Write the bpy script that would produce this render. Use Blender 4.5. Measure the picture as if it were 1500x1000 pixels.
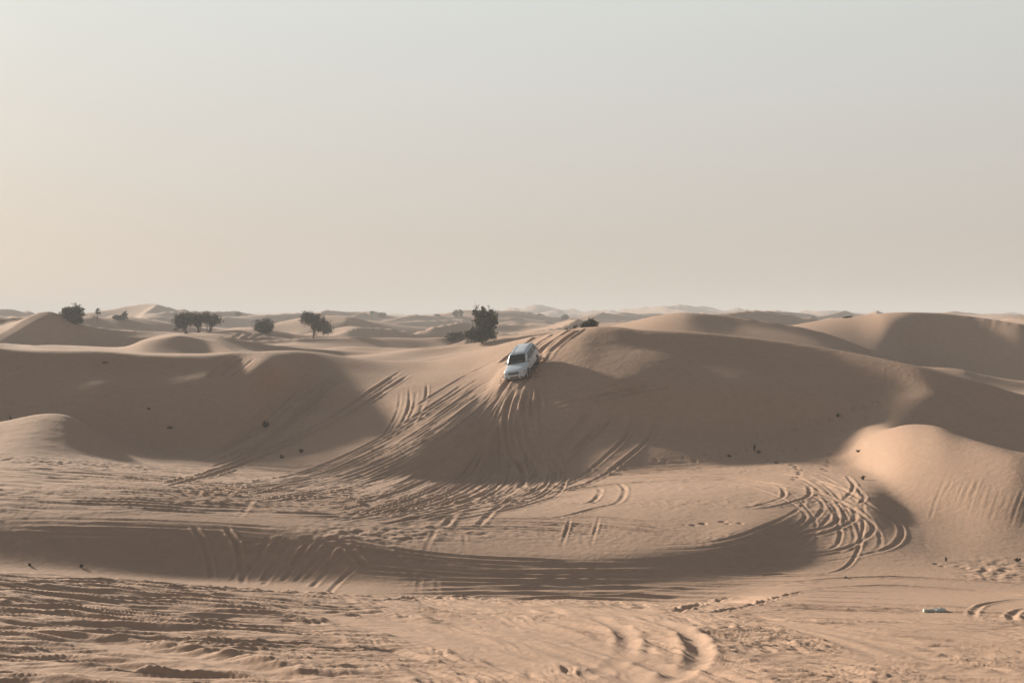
import bpy, bmesh, math, random, time
import numpy as np
from mathutils import Vector, Matrix

T0 = time.time()
random.seed(7)
RNG = np.random.RandomState(11)
for _o in list(bpy.data.objects):
    bpy.data.objects.remove(_o, do_unlink=True)
scene = bpy.context.scene
COL = scene.collection

# ------------------------------------------------------------------ camera, sky, sun, exposure
EYE = 12.0                      # eye height above the lowest dune floor, metres
F = 2083.0                      # focal length in photograph pixels (50 mm on a 36 mm sensor)
HZ = 460.0                      # photograph row of the eye level
cam_data = bpy.data.cameras.new('camera')
cam_data.lens = 50.0
cam_data.sensor_width = 36.0
cam_data.clip_start = 0.1
cam_data.clip_end = 20000.0
cam = bpy.data.objects.new('camera', cam_data)
COL.objects.link(cam)
PITCH = math.atan((500.0 - HZ) / F)
cam.location = (0, 0, EYE)
cam.rotation_euler = (math.pi / 2 - PITCH, 0, 0)
scene.camera = cam

SUN_EL = math.radians(13.5)
SUN_BACK = math.radians(49.0)   # how far behind the picture plane the sun stands, on the left
sx, sy, sz = -math.cos(SUN_BACK) * math.cos(SUN_EL), math.sin(SUN_BACK) * math.cos(SUN_EL), math.sin(SUN_EL)

world = bpy.data.worlds.new('World')
scene.world = world
world.use_nodes = True
wn = world.node_tree
wn.nodes.clear()
w_out = wn.nodes.new('ShaderNodeOutputWorld')
w_bg = wn.nodes.new('ShaderNodeBackground')
w_sky = wn.nodes.new('ShaderNodeTexSky')
w_sky.sky_type = 'NISHITA'
w_sky.sun_disc = False
w_sky.sun_elevation = SUN_EL
w_sky.sun_rotation = math.radians(360 - 90) + SUN_BACK
w_sky.altitude = 50
w_sky.air_density = 1.0
w_sky.dust_density = 2.0
w_sky.ozone_density = 1.0
# dust haze veils the whole sky: warm near the horizon, greyer higher up, brighter towards the sun
w_tc = wn.nodes.new('ShaderNodeTexCoord')
w_sep = wn.nodes.new('ShaderNodeSeparateXYZ')
wn.links.new(w_tc.outputs['Generated'], w_sep.inputs[0])
w_ramp = wn.nodes.new('ShaderNodeValToRGB')
SKY_STOPS = [(0.0, (3.02, 2.73, 2.43)), (0.05, (3.04, 2.76, 2.48)), (0.12, (3.22, 3.08, 2.87)), (0.21, (3.42, 3.48, 3.30)), (0.45, (1.7, 1.78, 1.84)), (1.0, (0.68, 0.78, 0.93))]
el = w_ramp.color_ramp.elements
while len(el) < len(SKY_STOPS): el.new(0.5)
for e_, (p_, c_) in zip(el, SKY_STOPS):
    e_.position = p_; e_.color = (*[v * 0.1 for v in c_], 1)
wn.links.new(w_sep.outputs['Z'], w_ramp.inputs['Fac'])
w_dot = wn.nodes.new('ShaderNodeVectorMath'); w_dot.operation = 'DOT_PRODUCT'
wn.links.new(w_tc.outputs['Generated'], w_dot.inputs[0]); w_dot.inputs[1].default_value = (sx, sy, sz)
w_glow = wn.nodes.new('ShaderNodeMapRange')
w_glow.inputs['From Min'].default_value = -1; w_glow.inputs['From Max'].default_value = 1
w_glow.inputs['To Min'].default_value = 4.6; w_glow.inputs['To Max'].default_value = 10.0
wn.links.new(w_dot.outputs['Value'], w_glow.inputs['Value'])
w_sc = wn.nodes.new('ShaderNodeVectorMath'); w_sc.operation = 'SCALE'
wn.links.new(w_ramp.outputs['Color'], w_sc.inputs[0])
# the bright aureole that dust makes round the sun
w_max = wn.nodes.new('ShaderNodeMath'); w_max.operation = 'MAXIMUM'; w_max.inputs[1].default_value = 0.0
w_pow = wn.nodes.new('ShaderNodeMath'); w_pow.operation = 'POWER'; w_pow.inputs[1].default_value = 100.0
w_ad = wn.nodes.new('ShaderNodeMath'); w_ad.operation = 'MULTIPLY_ADD'; w_ad.inputs[1].default_value = 150.0
wn.links.new(w_dot.outputs['Value'], w_max.inputs[0]); wn.links.new(w_max.outputs[0], w_pow.inputs[0])
wn.links.new(w_pow.outputs[0], w_ad.inputs[0]); wn.links.new(w_glow.outputs[0], w_ad.inputs[2])
wn.links.new(w_ad.outputs[0], w_sc.inputs['Scale'])
w_mix = wn.nodes.new('ShaderNodeMixRGB'); w_mix.inputs['Fac'].default_value = 0.97
wn.links.new(w_sky.outputs[0], w_mix.inputs['Color1']); wn.links.new(w_sc.outputs[0], w_mix.inputs['Color2'])
w_bg.inputs['Strength'].default_value = 0.096
wn.links.new(w_mix.outputs[0], w_bg.inputs['Color'])
wn.links.new(w_bg.outputs[0], w_out.inputs['Surface'])

sun_data = bpy.data.lights.new('sun', 'SUN')
sun_data.energy = 4.75
sun_data.angle = math.radians(3.0)
sun_data.color = (1.0, 0.885, 0.745)
sun = bpy.data.objects.new('sun', sun_data)
COL.objects.link(sun)
sun.location = (-200, 150, 120)
sun.rotation_euler = Vector((-sx, -sy, -sz)).to_track_quat('-Z', 'Y').to_euler()

scene.view_settings.view_transform = 'Standard'
scene.view_settings.look = 'None'
scene.view_settings.exposure = 1.15
scene.view_settings.gamma = 1.0
scene.view_settings.use_curve_mapping = False
scene.cycles.max_bounces = 6
scene.cycles.diffuse_bounces = 3
scene.cycles.volume_bounces = 0
scene.cycles.use_denoising = True


def tag(o, label=None, cat=None, group=None, kind=None):
    if label: o['label'] = label
    if cat: o['category'] = cat
    if group: o['group'] = group
    if kind: o['kind'] = kind
    return o


# ------------------------------------------------------------------ numpy helpers
def perlin(x, y, seed=0):
    xi = np.floor(x).astype(np.int64); yi = np.floor(y).astype(np.int64)
    xf = x - xi; yf = y - yi
    u = xf * xf * xf * (xf * (xf * 6 - 15) + 10); v = yf * yf * yf * (yf * (yf * 6 - 15) + 10)

    def g(ix, iy, dx, dy):
        h = (ix * 374761393 + iy * 668265263 + seed * 1442695041) & 0xffffffff
        h = ((h ^ (h >> 13)) * 1274126177) & 0xffffffff
        a = (h ^ (h >> 16)).astype(np.float64) * (2 * math.pi / 4294967296.0)
        return np.cos(a) * dx + np.sin(a) * dy
    n00 = g(xi, yi, xf, yf); n10 = g(xi + 1, yi, xf - 1, yf)
    n01 = g(xi, yi + 1, xf, yf - 1); n11 = g(xi + 1, yi + 1, xf - 1, yf - 1)
    return ((n00 * (1 - u) + n10 * u) * (1 - v) + (n01 * (1 - u) + n11 * u) * v) * 1.45


def smooth(a, b, x):
    t = np.clip((x - a) / (b - a), 0, 1)
    return t * t * (3 - 2 * t)


def pchip(xk, yk, xq):
    """monotone cubic through (xk, yk) at xq, clamped outside"""
    xk = np.asarray(xk, float); yk = np.asarray(yk, float)
    h = np.diff(xk); d = np.diff(yk) / h
    m = np.zeros_like(yk)
    if len(xk) > 2:
        w1 = 2 * h[1:] + h[:-1]; w2 = h[1:] + 2 * h[:-1]
        ok = (d[:-1] * d[1:]) > 0
        with np.errstate(divide='ignore', invalid='ignore'):
            hm = (w1 + w2) / (w1 / d[:-1] + w2 / d[1:])
        m[1:-1] = np.where(ok, hm, 0.0)
    m[0] = d[0]; m[-1] = d[-1]
    q = np.clip(xq, xk[0], xk[-1])
    i = np.clip(np.searchsorted(xk, q) - 1, 0, len(xk) - 2)
    t = (q - xk[i]) / h[i]
    return ((2 * t**3 - 3 * t**2 + 1) * yk[i] + (t**3 - 2 * t**2 + t) * h[i] * m[i]
            + (-2 * t**3 + 3 * t**2) * yk[i + 1] + (t**3 - t**2) * h[i] * m[i + 1])
# ------------------------------------------------------------------ the dunes: crest, foot and trough lines
# Each line runs from left to right across the desert: (bearing as photograph column, distance, row or height).
# A third value above 100 is a photograph row (turned into a height at that distance), below 100 a height in metres.
LINES = [
 [(0, 2.5, 10.4), (1500, 2.5, 10.4)],
 [(0, 9, 8.6), (1500, 9, 8.6)],
 [(0, 20, 6.2), (750, 20, 5.9), (1500, 20, 5.9)],
 [(0, 29.5, 1000), (1500, 29.5, 1000)],
 [(0, 37, 925), (400, 37, 928), (1500, 37, 935)],
 # foreground crest
 [(-300, 46, 832), (0, 46, 840), (150, 46.5, 848), (300, 47, 860), (450, 47, 871), (600, 47.5, 878), (750, 47.5, 882), (900, 48, 884), (1050, 48.5, 886), (1200, 49, 884), (1350, 48, 886), (1500, 48, 884)],
 # hollow behind it
 [(-300, 51, 2.1), (0, 51, 2.0), (300, 51, 1.75), (450, 51.2, 1.55), (600, 51.5, 1.3), (750, 52, 1.15), (900, 52, 1.1), (1050, 53, 1.3), (1200, 54, 862), (1500, 54, 862)],
 [(-300, 56.6, 832), (0, 56.6, 836), (300, 56.3, 849), (450, 55.7, 857), (600, 55, 861), (750, 55, 863), (900, 55.2, 865), (1000, 55.7, 861), (1100, 56.8, 851), (1200, 58.5, 836), (1300, 59, 832), (1500, 58, 838)],
 # top of the ledge
 [(-300, 61.9, 760), (0, 61.9, 760), (300, 61.6, 763), (450, 60.6, 776), (550, 59.3, 796), (700, 58.7, 807), (850, 58.9, 810), (1000, 60.7, 798), (1100, 64.4, 770), (1200, 71, 742), (1300, 64, 795), (1400, 62, 817), (1500, 61, 824), (1700, 61, 824)],
 # the churned floor
 [(-300, 68, 712), (0, 68, 712), (300, 68, 722), (500, 68, 735), (700, 68, 752), (850, 68, 757), (1000, 70, 745), (1100, 75, 724), (1200, 80, 704), (1270, 74, 722), (1330, 71.5, 750), (1400, 69.2, 762), (1450, 67.4, 771), (1500, 66.2, 780), (1700, 65, 788)],
 # foot of the big dune
 [(-300, 80, 668), (0, 80, 668), (130, 83, 674), (250, 87, 684), (400, 89, 691), (500, 88, 698), (600, 88, 702), (700, 90, 706), (800, 91, 704), (900, 91.3, 697), (1000, 91.3, 688), (1100, 91.3, 680), (1200, 90, 674), (1260, 84, 688), (1310, 77, 703), (1380, 73, 711), (1450, 70.3, 719), (1500, 69, 724), (1700, 68, 730)],
 # small mounds left and right, low face between them
 [(-300, 96, 4.7), (-100, 95, 628), (0, 94, 619), (60, 94, 611), (95, 94, 613), (135, 95, 634), (175, 96, 655), (250, 96, 664), (400, 94.5, 667), (500, 93, 668), (560, 92, 670), (610, 92, 666), (660, 94, 667), (740, 96.8, 670), (820, 96.5, 669), (900, 95, 664), (1000, 94.5, 660), (1100, 94.5, 659), (1200, 93.5, 656), (1250, 91, 652), (1290, 88, 632), (1340, 86, 619), (1370, 84, 622), (1410, 80.5, 640), (1450, 77, 654), (1500, 74, 668), (1700, 73, 690)],
 [(-300, 99, 4.3), (0, 98, 4.2), (60, 98, 4.1), (150, 98.7, 645), (300, 99, 638), (400, 101.5, 634), (500, 102.3, 627), (570, 100.8, 626), (620, 98.5, 628), (665, 98, 630), (720, 100.3, 628), (800, 100, 630), (900, 98.9, 631), (1000, 98.3, 632), (1100, 98, 632), (1200, 97.5, 630), (1260, 96, 4.2), (1300, 95, 4.2), (1340, 93.3, 3.9), (1400, 92, 3.4), (1450, 91, 3.1), (1500, 90, 2.9), (1700, 88, 2.6)],
 [(-300, 105, 568), (0, 104, 575), (150, 104, 578), (300, 104.8, 578), (350, 106.2, 576), (400, 110.5, 574), (470, 113.7, 570), (550, 114.2, 570), (620, 112, 572), (690, 110.5, 569), (725, 109.2, 566), (742, 108.3, 562), (765, 107.2, 561), (800, 106.2, 562), (850, 104.7, 560), (900, 103.6, 560), (1000, 102.6, 563), (1100, 101.6, 568), (1200, 100.5, 576), (1300, 99.8, 581), (1380, 98, 583), (1440, 97.2, 597), (1500, 96.2, 613), (1700, 94.5, 645)],
 [(-300, 110, 8.3), (0, 108, 540), (300, 109, 545), (345, 112, 542), (385, 110.5, 538), (425, 116, 540), (465, 121, 541), (570, 122, 547), (690, 119.5, 540), (740, 116, 530), (770, 113.2, 526), (800, 112, 518), (830, 112, 508), (870, 111.8, 498), (900, 110.5, 503), (1000, 109, 512), (1100, 107.6, 525), (1200, 105.6, 537), (1300, 103, 550), (1380, 100.1, 563), (1440, 99.2, 577), (1500, 98.2, 595), (1700, 96.5, 625)],
 # main crest; its left end, out of view, is raised to shade the bowl
 [(-300, 118, 470), (-150, 115, 485), (0, 111.5, 509), (50, 111.5, 513), (130, 111.5, 513), (200, 112, 518), (260, 112.5, 519), (300, 113.5, 519), (350, 117.5, 515), (420, 125, 513), (470, 129, 517), (520, 130, 525), (570, 131, 529), (620, 131, 529), (680, 130, 519), (740, 127, 505), (790, 124, 492), (830, 119, 482), (870, 115.5, 477), (900, 114.5, 478), (940, 113.5, 484), (1000, 113, 484), (1060, 112, 490), (1130, 111, 498), (1200, 109.3, 508), (1280, 106, 522), (1350, 102.5, 538), (1385, 101.5, 548), (1440, 100.6, 562), (1500, 99.6, 580), (1700, 98, 610)],
 [(-300, 148, 7.5), (0, 148, 7.5), (300, 150, 7.4), (450, 150, 7.4), (570, 150, 6.9), (700, 148, 7.4), (790, 140, 9.0), (830, 134, 9.7), (900, 130, 9.4), (1000, 128, 9.2), (1200, 126, 7.9), (1380, 118, 6.4), (1500, 114, 5.6)],
 # first dunes behind
 [(-300, 160, 500), (0, 160, 503), (60, 160, 506), (130, 162, 509), (180, 163, 511), (220, 166, 497), (260, 168, 487), (310, 168, 487), (350, 168, 494), (420, 170, 503), (520, 172, 507), (620, 172, 511), (680, 172, 504), (740, 168, 496), (800, 160, 487), (870, 157, 482), (920, 156, 472), (960, 155, 463), (1000, 155, 458), (1050, 155, 461), (1120, 153, 470), (1200, 150, 485), (1250, 148, 502), (1290, 146, 518), (1350, 144, 538), (1400, 142, 540), (1440, 140, 550), (1500, 138, 560)],
 [(-300, 188, 7.2), (0, 188, 7.2), (200, 188, 7.2), (400, 190, 7.2), (700, 186, 7.4), (800, 182, 7.8), (1000, 170, 7.2), (1150, 165, 500), (1200, 160, 508), (1280, 158, 524), (1350, 163, 534), (1400, 160.5, 543), (1500, 156, 553)],
 [(-300, 212, 475), (0, 212, 471), (40, 208, 466), (75, 206, 461), (110, 206, 476), (150, 208, 484), (200, 210, 489), (260, 215, 491), (320, 215, 487), (360, 215, 484), (400, 215, 488), (430, 215, 494), (480, 215, 496), (560, 215, 498), (620, 215, 500), (660, 205, 499), (705, 200, 501), (740, 200, 496), (800, 203, 488), (900, 205, 478), (1000, 195, 478), (1100, 188, 484), (1145, 186, 480), (1190, 187, 472), (1250, 186, 464), (1330, 176, 458), (1380, 175, 459), (1420, 173.5, 463), (1460, 171, 468), (1500, 168, 474), (1700, 165, 490)],
 [(-300, 262, 6.6), (750, 262, 6.6), (1500, 262, 6)],
 [(-300, 322, 459), (0, 322, 458), (80, 320, 462), (110, 310, 470), (150, 304, 473), (180, 302, 467), (240, 300, 474), (300, 290, 485), (350, 285, 486), (380, 300, 484), (420, 325, 472), (450, 338, 463), (490, 345, 458), (515, 345, 456), (540, 345, 461), (580, 340, 473), (640, 330, 479), (700, 330, 478), (800, 330, 474), (900, 330, 474), (1000, 330, 470), (1080, 330, 463), (1120, 330, 460), (1160, 330, 464), (1200, 330, 471), (1300, 330, 470), (1500, 330, 470)],
 [(-300, 430, 5.5), (1500, 430, 5.5)],
 [(-300, 600, 462), (0, 600, 460), (130, 600, 462), (190, 600, 456), (230, 600, 452), (280, 600, 458), (350, 600, 464), (500, 600, 462), (600, 600, 464), (700, 600, 462), (850, 600, 466), (1000, 600, 462), (1200, 600, 463), (1500, 600, 465)],
 [(-300, 880, 3.5), (1500, 880, 3.5)],
 [(-300, 1500, 461), (300, 1500, 461), (690, 1500, 461), (740, 1500, 453), (780, 1500, 448.5), (830, 1500, 453), (900, 1500, 457), (940, 1500, 451), (975, 1500, 447.5), (1020, 1500, 450), (1070, 1500, 453), (1120, 1500, 456), (1180, 1500, 458), (1210, 1500, 454.5), (1245, 1500, 459), (1300, 1500, 461), (1500, 1500, 460)],
 [(-300, 2300, 2.5), (1500, 2300, 2.5)],
 [(-300, 3600, 459.2), (400, 3600, 458.6), (750, 3600, 459.4), (1100, 3600, 458.8), (1500, 3600, 459.3)],
 [(-300, 5200, 0.0), (1500, 5200, 0.0)],
 [(-300, 9000, -4.0), (1500, 9000, -4.0)],
]

# azimuth columns: dense in the field of view, coarser to the sides, a full circle in all
th_dense = np.arange(-20.8, 20.801, 0.0485)
th_side = 20.8 + np.concatenate([np.arange(0.16, 9, 0.16), np.arange(9, 159, 3.0)])
TH = np.radians(np.concatenate([-th_side[::-1], th_dense, th_side]))
R = [2.5]
while R[-1] < 9000:
    r = R[-1]
    if r < 27: s = max(0.25, 0.5)
    elif r < 50: s = 0.085
    elif r < 64: s = 0.105
    elif r < 92: s = 0.135
    elif r < 127: s = 0.17
    elif r < 270: s = 0.85
    elif r < 700: s = 3.2
    else: s = r * 0.018
    R.append(r + s)
R = np.array(R)
NR, NC = len(R), len(TH)
PX = 750 + F * np.tan(np.clip(TH, -1.2, 1.2))           # bearing as a photograph column
PXc = np.clip(PX, -300, 1700)
cosT = np.cos(np.clip(TH, -math.radians(24), math.radians(24)))   # the lines run at constant depth inside the view, as arcs outside it

K = len(LINES)
LR = np.zeros((K, NC)); LZ = np.zeros((K, NC))
for k, ln in enumerate(LINES):
    xs = [p[0] for p in ln]; ys = [p[1] for p in ln]
    zs = [EYE - (p[2] - HZ) / F * p[1] if p[2] > 100 else p[2] for p in ln]
    LR[k] = pchip(xs, ys, PXc) / cosT
    LZ[k] = pchip(xs, zs, PXc)
# round off the joints of the lines from left to right
i0 = int(np.searchsorted(TH, math.radians(-24))); i1 = int(np.searchsorted(TH, math.radians(24)))
ker = np.exp(-0.5 * (np.arange(-14, 15) / 6.0) ** 2); ker /= ker.sum()
for k in range(K):
    for A in (LR, LZ):
        seg = np.pad(A[k, i0:i1], 14, mode='edge')
        A[k, i0:i1] = np.convolve(seg, ker, mode='valid')
# sharper lips on some crests: an extra line just in front of the crest, where a slip face breaks off
def crest_index(px, y):
    j = int(np.searchsorted(TH, math.atan((px - 750) / F)))
    return int(np.argmin(np.abs(LR[:, j] * cosT[j] - y)))


Z = np.zeros((NR, NC))
for j in range(NC):
    Z[:, j] = pchip(LR[:, j], LZ[:, j], R)
for (px_, y_, amp, ln, w_) in ((1440, 100.6, 0.3, 2.6, smooth(1290, 1400, PX) * (1 - smooth(1700, 1900, PX))),
                               (900, 114.5, 0.30, 2.6, smooth(820, 900, PX) * (1 - smooth(1600, 1700, PX))),
                               (130, 111.5, 0.28, 2.4, 1 - smooth(270, 350, PX)),
                               (1380, 175, 1.0, 5.0, smooth(1290, 1360, PX)),
                               (300, 168, 0.7, 4.5, smooth(255, 310, PX) * (1 - smooth(480, 600, PX))),
                               (75, 206, 1.0, 6.0, smooth(70, 100, PX) * (1 - smooth(180, 260, PX))),
                               (1050, 155, 0.8, 5.0, smooth(1000, 1080, PX)),
                               (515, 345, 2.4, 12.0, smooth(505, 540, PX) * (1 - smooth(590, 640, PX)))):
    k_ = crest_index(px_, y_)
    u = np.maximum((LR[k_][None, :] - R[:, None]) / ln, 0)
    Z -= w_[None, :] * amp * u * np.exp(1 - u)
# a little rounding along the depth as well, less near sharp crests
lnr = np.log(R)


def blur_rows(A, sig):
    kk = np.exp(-0.5 * (np.arange(-3 * sig, 3 * sig + 1) / sig) ** 2); kk /= kk.sum()
    P = np.pad(A, ((3 * sig, 3 * sig), (0, 0)), mode='edge')
    out = np.zeros_like(A)
    for i, w in enumerate(kk):
        out += w * P[i:i + A.shape[0]]
    return out


Zb = blur_rows(Z, 4)
wb = smooth(24, 30, R)[:, None] * (1 - smooth(122, 126.5, R))[:, None]
Z = Z * (1 - wb) + Zb * wb
X = R[:, None] * np.sin(TH)[None, :]
Y = R[:, None] * np.cos(TH)[None, :]
PXg = np.broadcast_to(PX[None, :], X.shape)
RG = np.broadcast_to(R[:, None], X.shape)

# broad natural irregularity
Z += 0.10 * perlin(X / 9 + 3, Y / 9, 1) * smooth(30, 60, RG) * (1 - smooth(125, 140, RG))
Z += 0.35 * perlin(X / 26, Y / 26, 2) * smooth(130, 200, RG) * (1 - smooth(300, 400, RG))


Z += (0.012 * perlin(X / 1.5, Y / 1.1, 3) + 0.007 * perlin(X / 0.6, Y / 0.5, 4)) * smooth(60, 66, RG) * (1 - smooth(118, 126, RG)) * (1 - 0.6 * smooth(1250, 1330, np.clip(PXg, -2000, 3000)))
Z += 0.05 * perlin(X / 4.2, Y / 5.0, 5) * smooth(88, 96, RG) * (1 - smooth(116, 122, RG))

# dunes of the middle and far distance
def dunes(x, y, L, seed):
    wx = x + L * 0.5 * perlin(x / L * 0.6, y / L * 0.6, seed + 5)
    wy = y + L * 0.5 * perlin(x / L * 0.6 + 9, y / L * 0.6, seed + 6)
    a = (wx * 0.85 - wy * 0.5) / L; b = (wx * 0.5 + wy * 0.85) / (L * 1.7)
    n = perlin(a, b, seed)
    return 1 - np.abs(n) * 1.9


m0 = RG > 128
hx, hy, hr = X[m0], Y[m0], RG[m0]
add = 0.55 * (dunes(hx, hy, 12, 61) - 0.6) * smooth(132, 142, hr) * (1 - smooth(200, 230, hr)) * (1 - smooth(760, 860, PXg[m0]))
add += 1.3 * (dunes(hx, hy, 20, 21) - 0.55) * smooth(186, 200, hr) * (1 - smooth(300, 380, hr)) * (1 - smooth(1050, 1150, PXg[m0]) * (hr < 205))
add += 4.0 * (dunes(hx, hy, 36, 31) - 0.74) * smooth(225, 330, hr)
add += 7.5 * (dunes(hx, hy, 85, 41) - 0.77) * smooth(420, 650, hr)
Z[m0] += add
print('base terrain', NR, NC, round(time.time() - T0, 1))
# ------------------------------------------------------------------ wheel ruts, footprints, churned sand
PYg = HZ - (Z - EYE) / (RG * cosT[None, :]) * F          # photograph row of every ground point, as a yardstick only
BASE_R = RG * cosT[None, :]


def ground_at(px, py, rmin=24.0):
    """first ground point seen in the direction of a photograph pixel -> (x, y, column index, row index)"""
    th = math.atan((px - 750) / F)
    j = int(np.clip(np.searchsorted(TH, th), 0, NC - 1))
    col = PYg[:, j]
    k0 = int(np.searchsorted(R, rmin))
    hit = np.nonzero(col[k0:] <= py)[0]
    if len(hit) == 0:
        return None
    i = k0 + int(hit[0])
    r = R[i]
    if i > k0:
        a, b = col[i - 1], col[i]
        t = (a - py) / (a - b) if a > b else 1.0
        r = R[i - 1] + (R[i] - R[i - 1]) * min(max(t, 0), 1)
    return (r * math.sin(th), r * math.cos(th))


def height_at(x, y, A=None):
    A = Z if A is None else A
    r = math.hypot(x, y); th = math.atan2(x, y)
    i = int(np.clip(np.searchsorted(R, r) - 1, 0, NR - 2)); j = int(np.clip(np.searchsorted(TH, th) - 1, 0, NC - 2))
    u = (r - R[i]) / (R[i + 1] - R[i]); v = (th - TH[j]) / (TH[j + 1] - TH[j])
    return float((A[i, j] * (1 - u) + A[i + 1, j] * u) * (1 - v) + (A[i, j + 1] * (1 - u) + A[i + 1, j + 1] * u) * v)


def curve_px(pts, n=40):
    """smooth curve through photograph points"""
    p = np.array(pts, float)
    d = np.concatenate([[0], np.cumsum(np.hypot(*np.diff(p, axis=0).T))])
    q = np.linspace(0, d[-1], n)
    # natural-looking Catmull-Rom by chord length
    out = np.zeros((n, 2))
    for c in range(2):
        m = np.gradient(p[:, c], d) if len(p) > 2 else np.full(len(p), (p[-1, c] - p[0, c]) / d[-1])
        i = np.clip(np.searchsorted(d, q) - 1, 0, len(d) - 2)
        h = d[i + 1] - d[i]; t = (q - d[i]) / h
        out[:, c] = (2*t**3 - 3*t**2 + 1) * p[i, c] + (t**3 - 2*t**2 + t) * h * m[i] + (-2*t**3 + 3*t**2) * p[i + 1, c] + (t**3 - t**2) * h * m[i + 1]
    return out


DISP = np.zeros_like(Z)
RUTMASK = np.zeros_like(Z)


def stamp(w, depth, half=0.17, berm=0.5, fade=0.12):
    """press one rut along a world polyline w (n,2)"""
    w = np.asarray(w)
    if len(w) < 2: return
    far = smooth(48, 56, math.hypot(*w[len(w) // 2]))       # narrow tyre ruts on the firm floor, wide soft ones near by
    half *= 1 - 0.40 * far; depth *= 1 - 0.28 * far
    seg = np.hypot(*np.diff(w, axis=0).T)
    s = np.concatenate([[0], np.cumsum(seg)]); L = s[-1]
    if L < 1.0: return
    n = max(3, int(L / 0.7)); q = np.linspace(0, L, n)
    wx = np.interp(q, s, w[:, 0]); wy = np.interp(q, s, w[:, 1])
    # slow wander so that no two ruts run quite parallel
    ph = RNG.rand() * 50
    rr = np.hypot(wx, wy); tt = np.arctan2(wx, wy)
    reach = half * 3.6 + 0.1
    i0 = np.clip(np.searchsorted(R, rr.min() - reach) - 1, 0, NR - 1); i1 = np.clip(np.searchsorted(R, rr.max() + reach) + 1, 0, NR)
    rt = reach / rr.min()
    j0 = np.clip(np.searchsorted(TH, tt.min() - rt) - 1, 0, NC - 1); j1 = np.clip(np.searchsorted(TH, tt.max() + rt) + 1, 0, NC)
    D = np.full((i1 - i0, j1 - j0), 9.0); S = np.zeros_like(D)
    for k in range(n - 1):
        ra, rb = min(rr[k], rr[k+1]) - reach, max(rr[k], rr[k+1]) + reach
        ta, tb = min(tt[k], tt[k+1]) - reach / ra, max(tt[k], tt[k+1]) + reach / ra
        a0 = max(int(np.searchsorted(R, ra)) - 1, i0); a1 = min(int(np.searchsorted(R, rb)) + 1, i1)
        b0 = max(int(np.searchsorted(TH, ta)) - 1, j0); b1 = min(int(np.searchsorted(TH, tb)) + 1, j1)
        if a1 <= a0 or b1 <= b0: continue
        x = X[a0:a1, b0:b1] - wx[k]; y = Y[a0:a1, b0:b1] - wy[k]
        dx, dy = wx[k+1] - wx[k], wy[k+1] - wy[k]; l2 = dx*dx + dy*dy
        t = np.clip((x*dx + y*dy) / l2, 0, 1)
        d = np.hypot(x - t*dx, y - t*dy)
        sub = D[a0-i0:a1-i0, b0-j0:b1-j0]; ss = S[a0-i0:a1-i0, b0-j0:b1-j0]
        better = d < sub
        sub[better] = d[better]; ss[better] = (q[k] + t * (q[k+1] - q[k]))[better]
    near = D < reach
    if not near.any(): return
    d = D[near]; sv = S[near]
    fa, fb = fade * RNG.uniform(0.8, 2.2), fade * RNG.uniform(0.8, 2.2)
    ends = smooth(0, fa * L, sv) * (1 - smooth(L * (1 - fb), L, sv))
    vary = 0.75 + 0.5 * perlin(sv / 2.7 + ph, np.zeros_like(sv) + 0.37, 77) + 0.22 * perlin(sv / 1.1 + ph, d * 3 + ph, 78) + 0.15 * perlin(sv / 0.37 + ph, d * 6 + ph, 79)
    if depth < 0: vary = 1.0
    prof = -np.exp(-(d / half) ** 2 * 1.0) + berm * np.exp(-((d - half * 2.1) / (half * 0.75)) ** 2)
    blk = DISP[i0:i1, j0:j1]
    # a new rut partly wipes out what was there
    wipe = np.exp(-(d / (half * 1.8)) ** 4) * 0.72 * ends * (depth > 0)
    v = blk[near] * (1 - wipe) + depth * vary * ends * prof
    blk[near] = v
    mk = RUTMASK[i0:i1, j0:j1]; mk[near] = np.maximum(mk[near], np.exp(-(d / (half * 2.5)) ** 2) * ends)


def world_curve(pts, n=60):
    cp = curve_px(pts, n)
    runs = [[]]
    for px, py in cp:
        g = ground_at(px, py)
        if g is None: continue
        if runs[-1] and math.hypot(g[0] - runs[-1][-1][0], g[1] - runs[-1][-1][1]) > 9: runs.append([])
        runs[-1].append(g)
    w = np.array(max(runs, key=len))
    if len(w) < 3: return w
    # smooth the jumps left by foreshortening
    for _ in range(3):
        w[1:-1] = (w[:-2] + 2 * w[1:-1] + w[2:]) / 4
    return w


def offset(w, o):
    d = np.gradient(w, axis=0); l = np.hypot(d[:, 0], d[:, 1]) + 1e-9
    return w + np.stack([-d[:, 1] / l, d[:, 0] / l], -1) * o


def rut(pts, depth=0.1, pair=False, half=0.17, berm=0.5, fade=0.12):
    w = world_curve(pts)
    if len(w) < 3: return
    if pair:
        for o in (-0.8, 0.8): stamp(offset(w, o), depth, half, berm, fade)
    else:
        stamp(w, depth, half, berm, fade)


def family(guides, n, depth=(0.06, 0.12), jit=4.0, half=(0.13, 0.2), pair=False, trim=0.3, fade=0.12):
    """n ruts spread between two or more guide curves"""
    G = [curve_px(g, 24) for g in guides]
    for k in range(n):
        u = (k + RNG.uniform(-0.35, 0.35)) / max(n - 1, 1) * (len(G) - 1)
        u = min(max(u, 0), len(G) - 1 - 1e-6); i = int(u); f = u - i
        c = G[i] * (1 - f) + G[i + 1] * f
        a = int(RNG.uniform(0, trim) * 24); b = 24 - int(RNG.uniform(0, trim) * 24)
        if b - a < 5: continue
        c = c[a:b:3] + RNG.normal(0, 1, (1, 2)) * [jit, jit * 0.4]
        c = c + np.cumsum(RNG.normal(0, 0.16, c.shape), axis=0) * [jit * 0.35, jit * 0.12]
        rut([tuple(p) for p in c], RNG.uniform(*depth), pair, RNG.uniform(*half), RNG.uniform(0.35, 0.65), fade)


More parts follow.
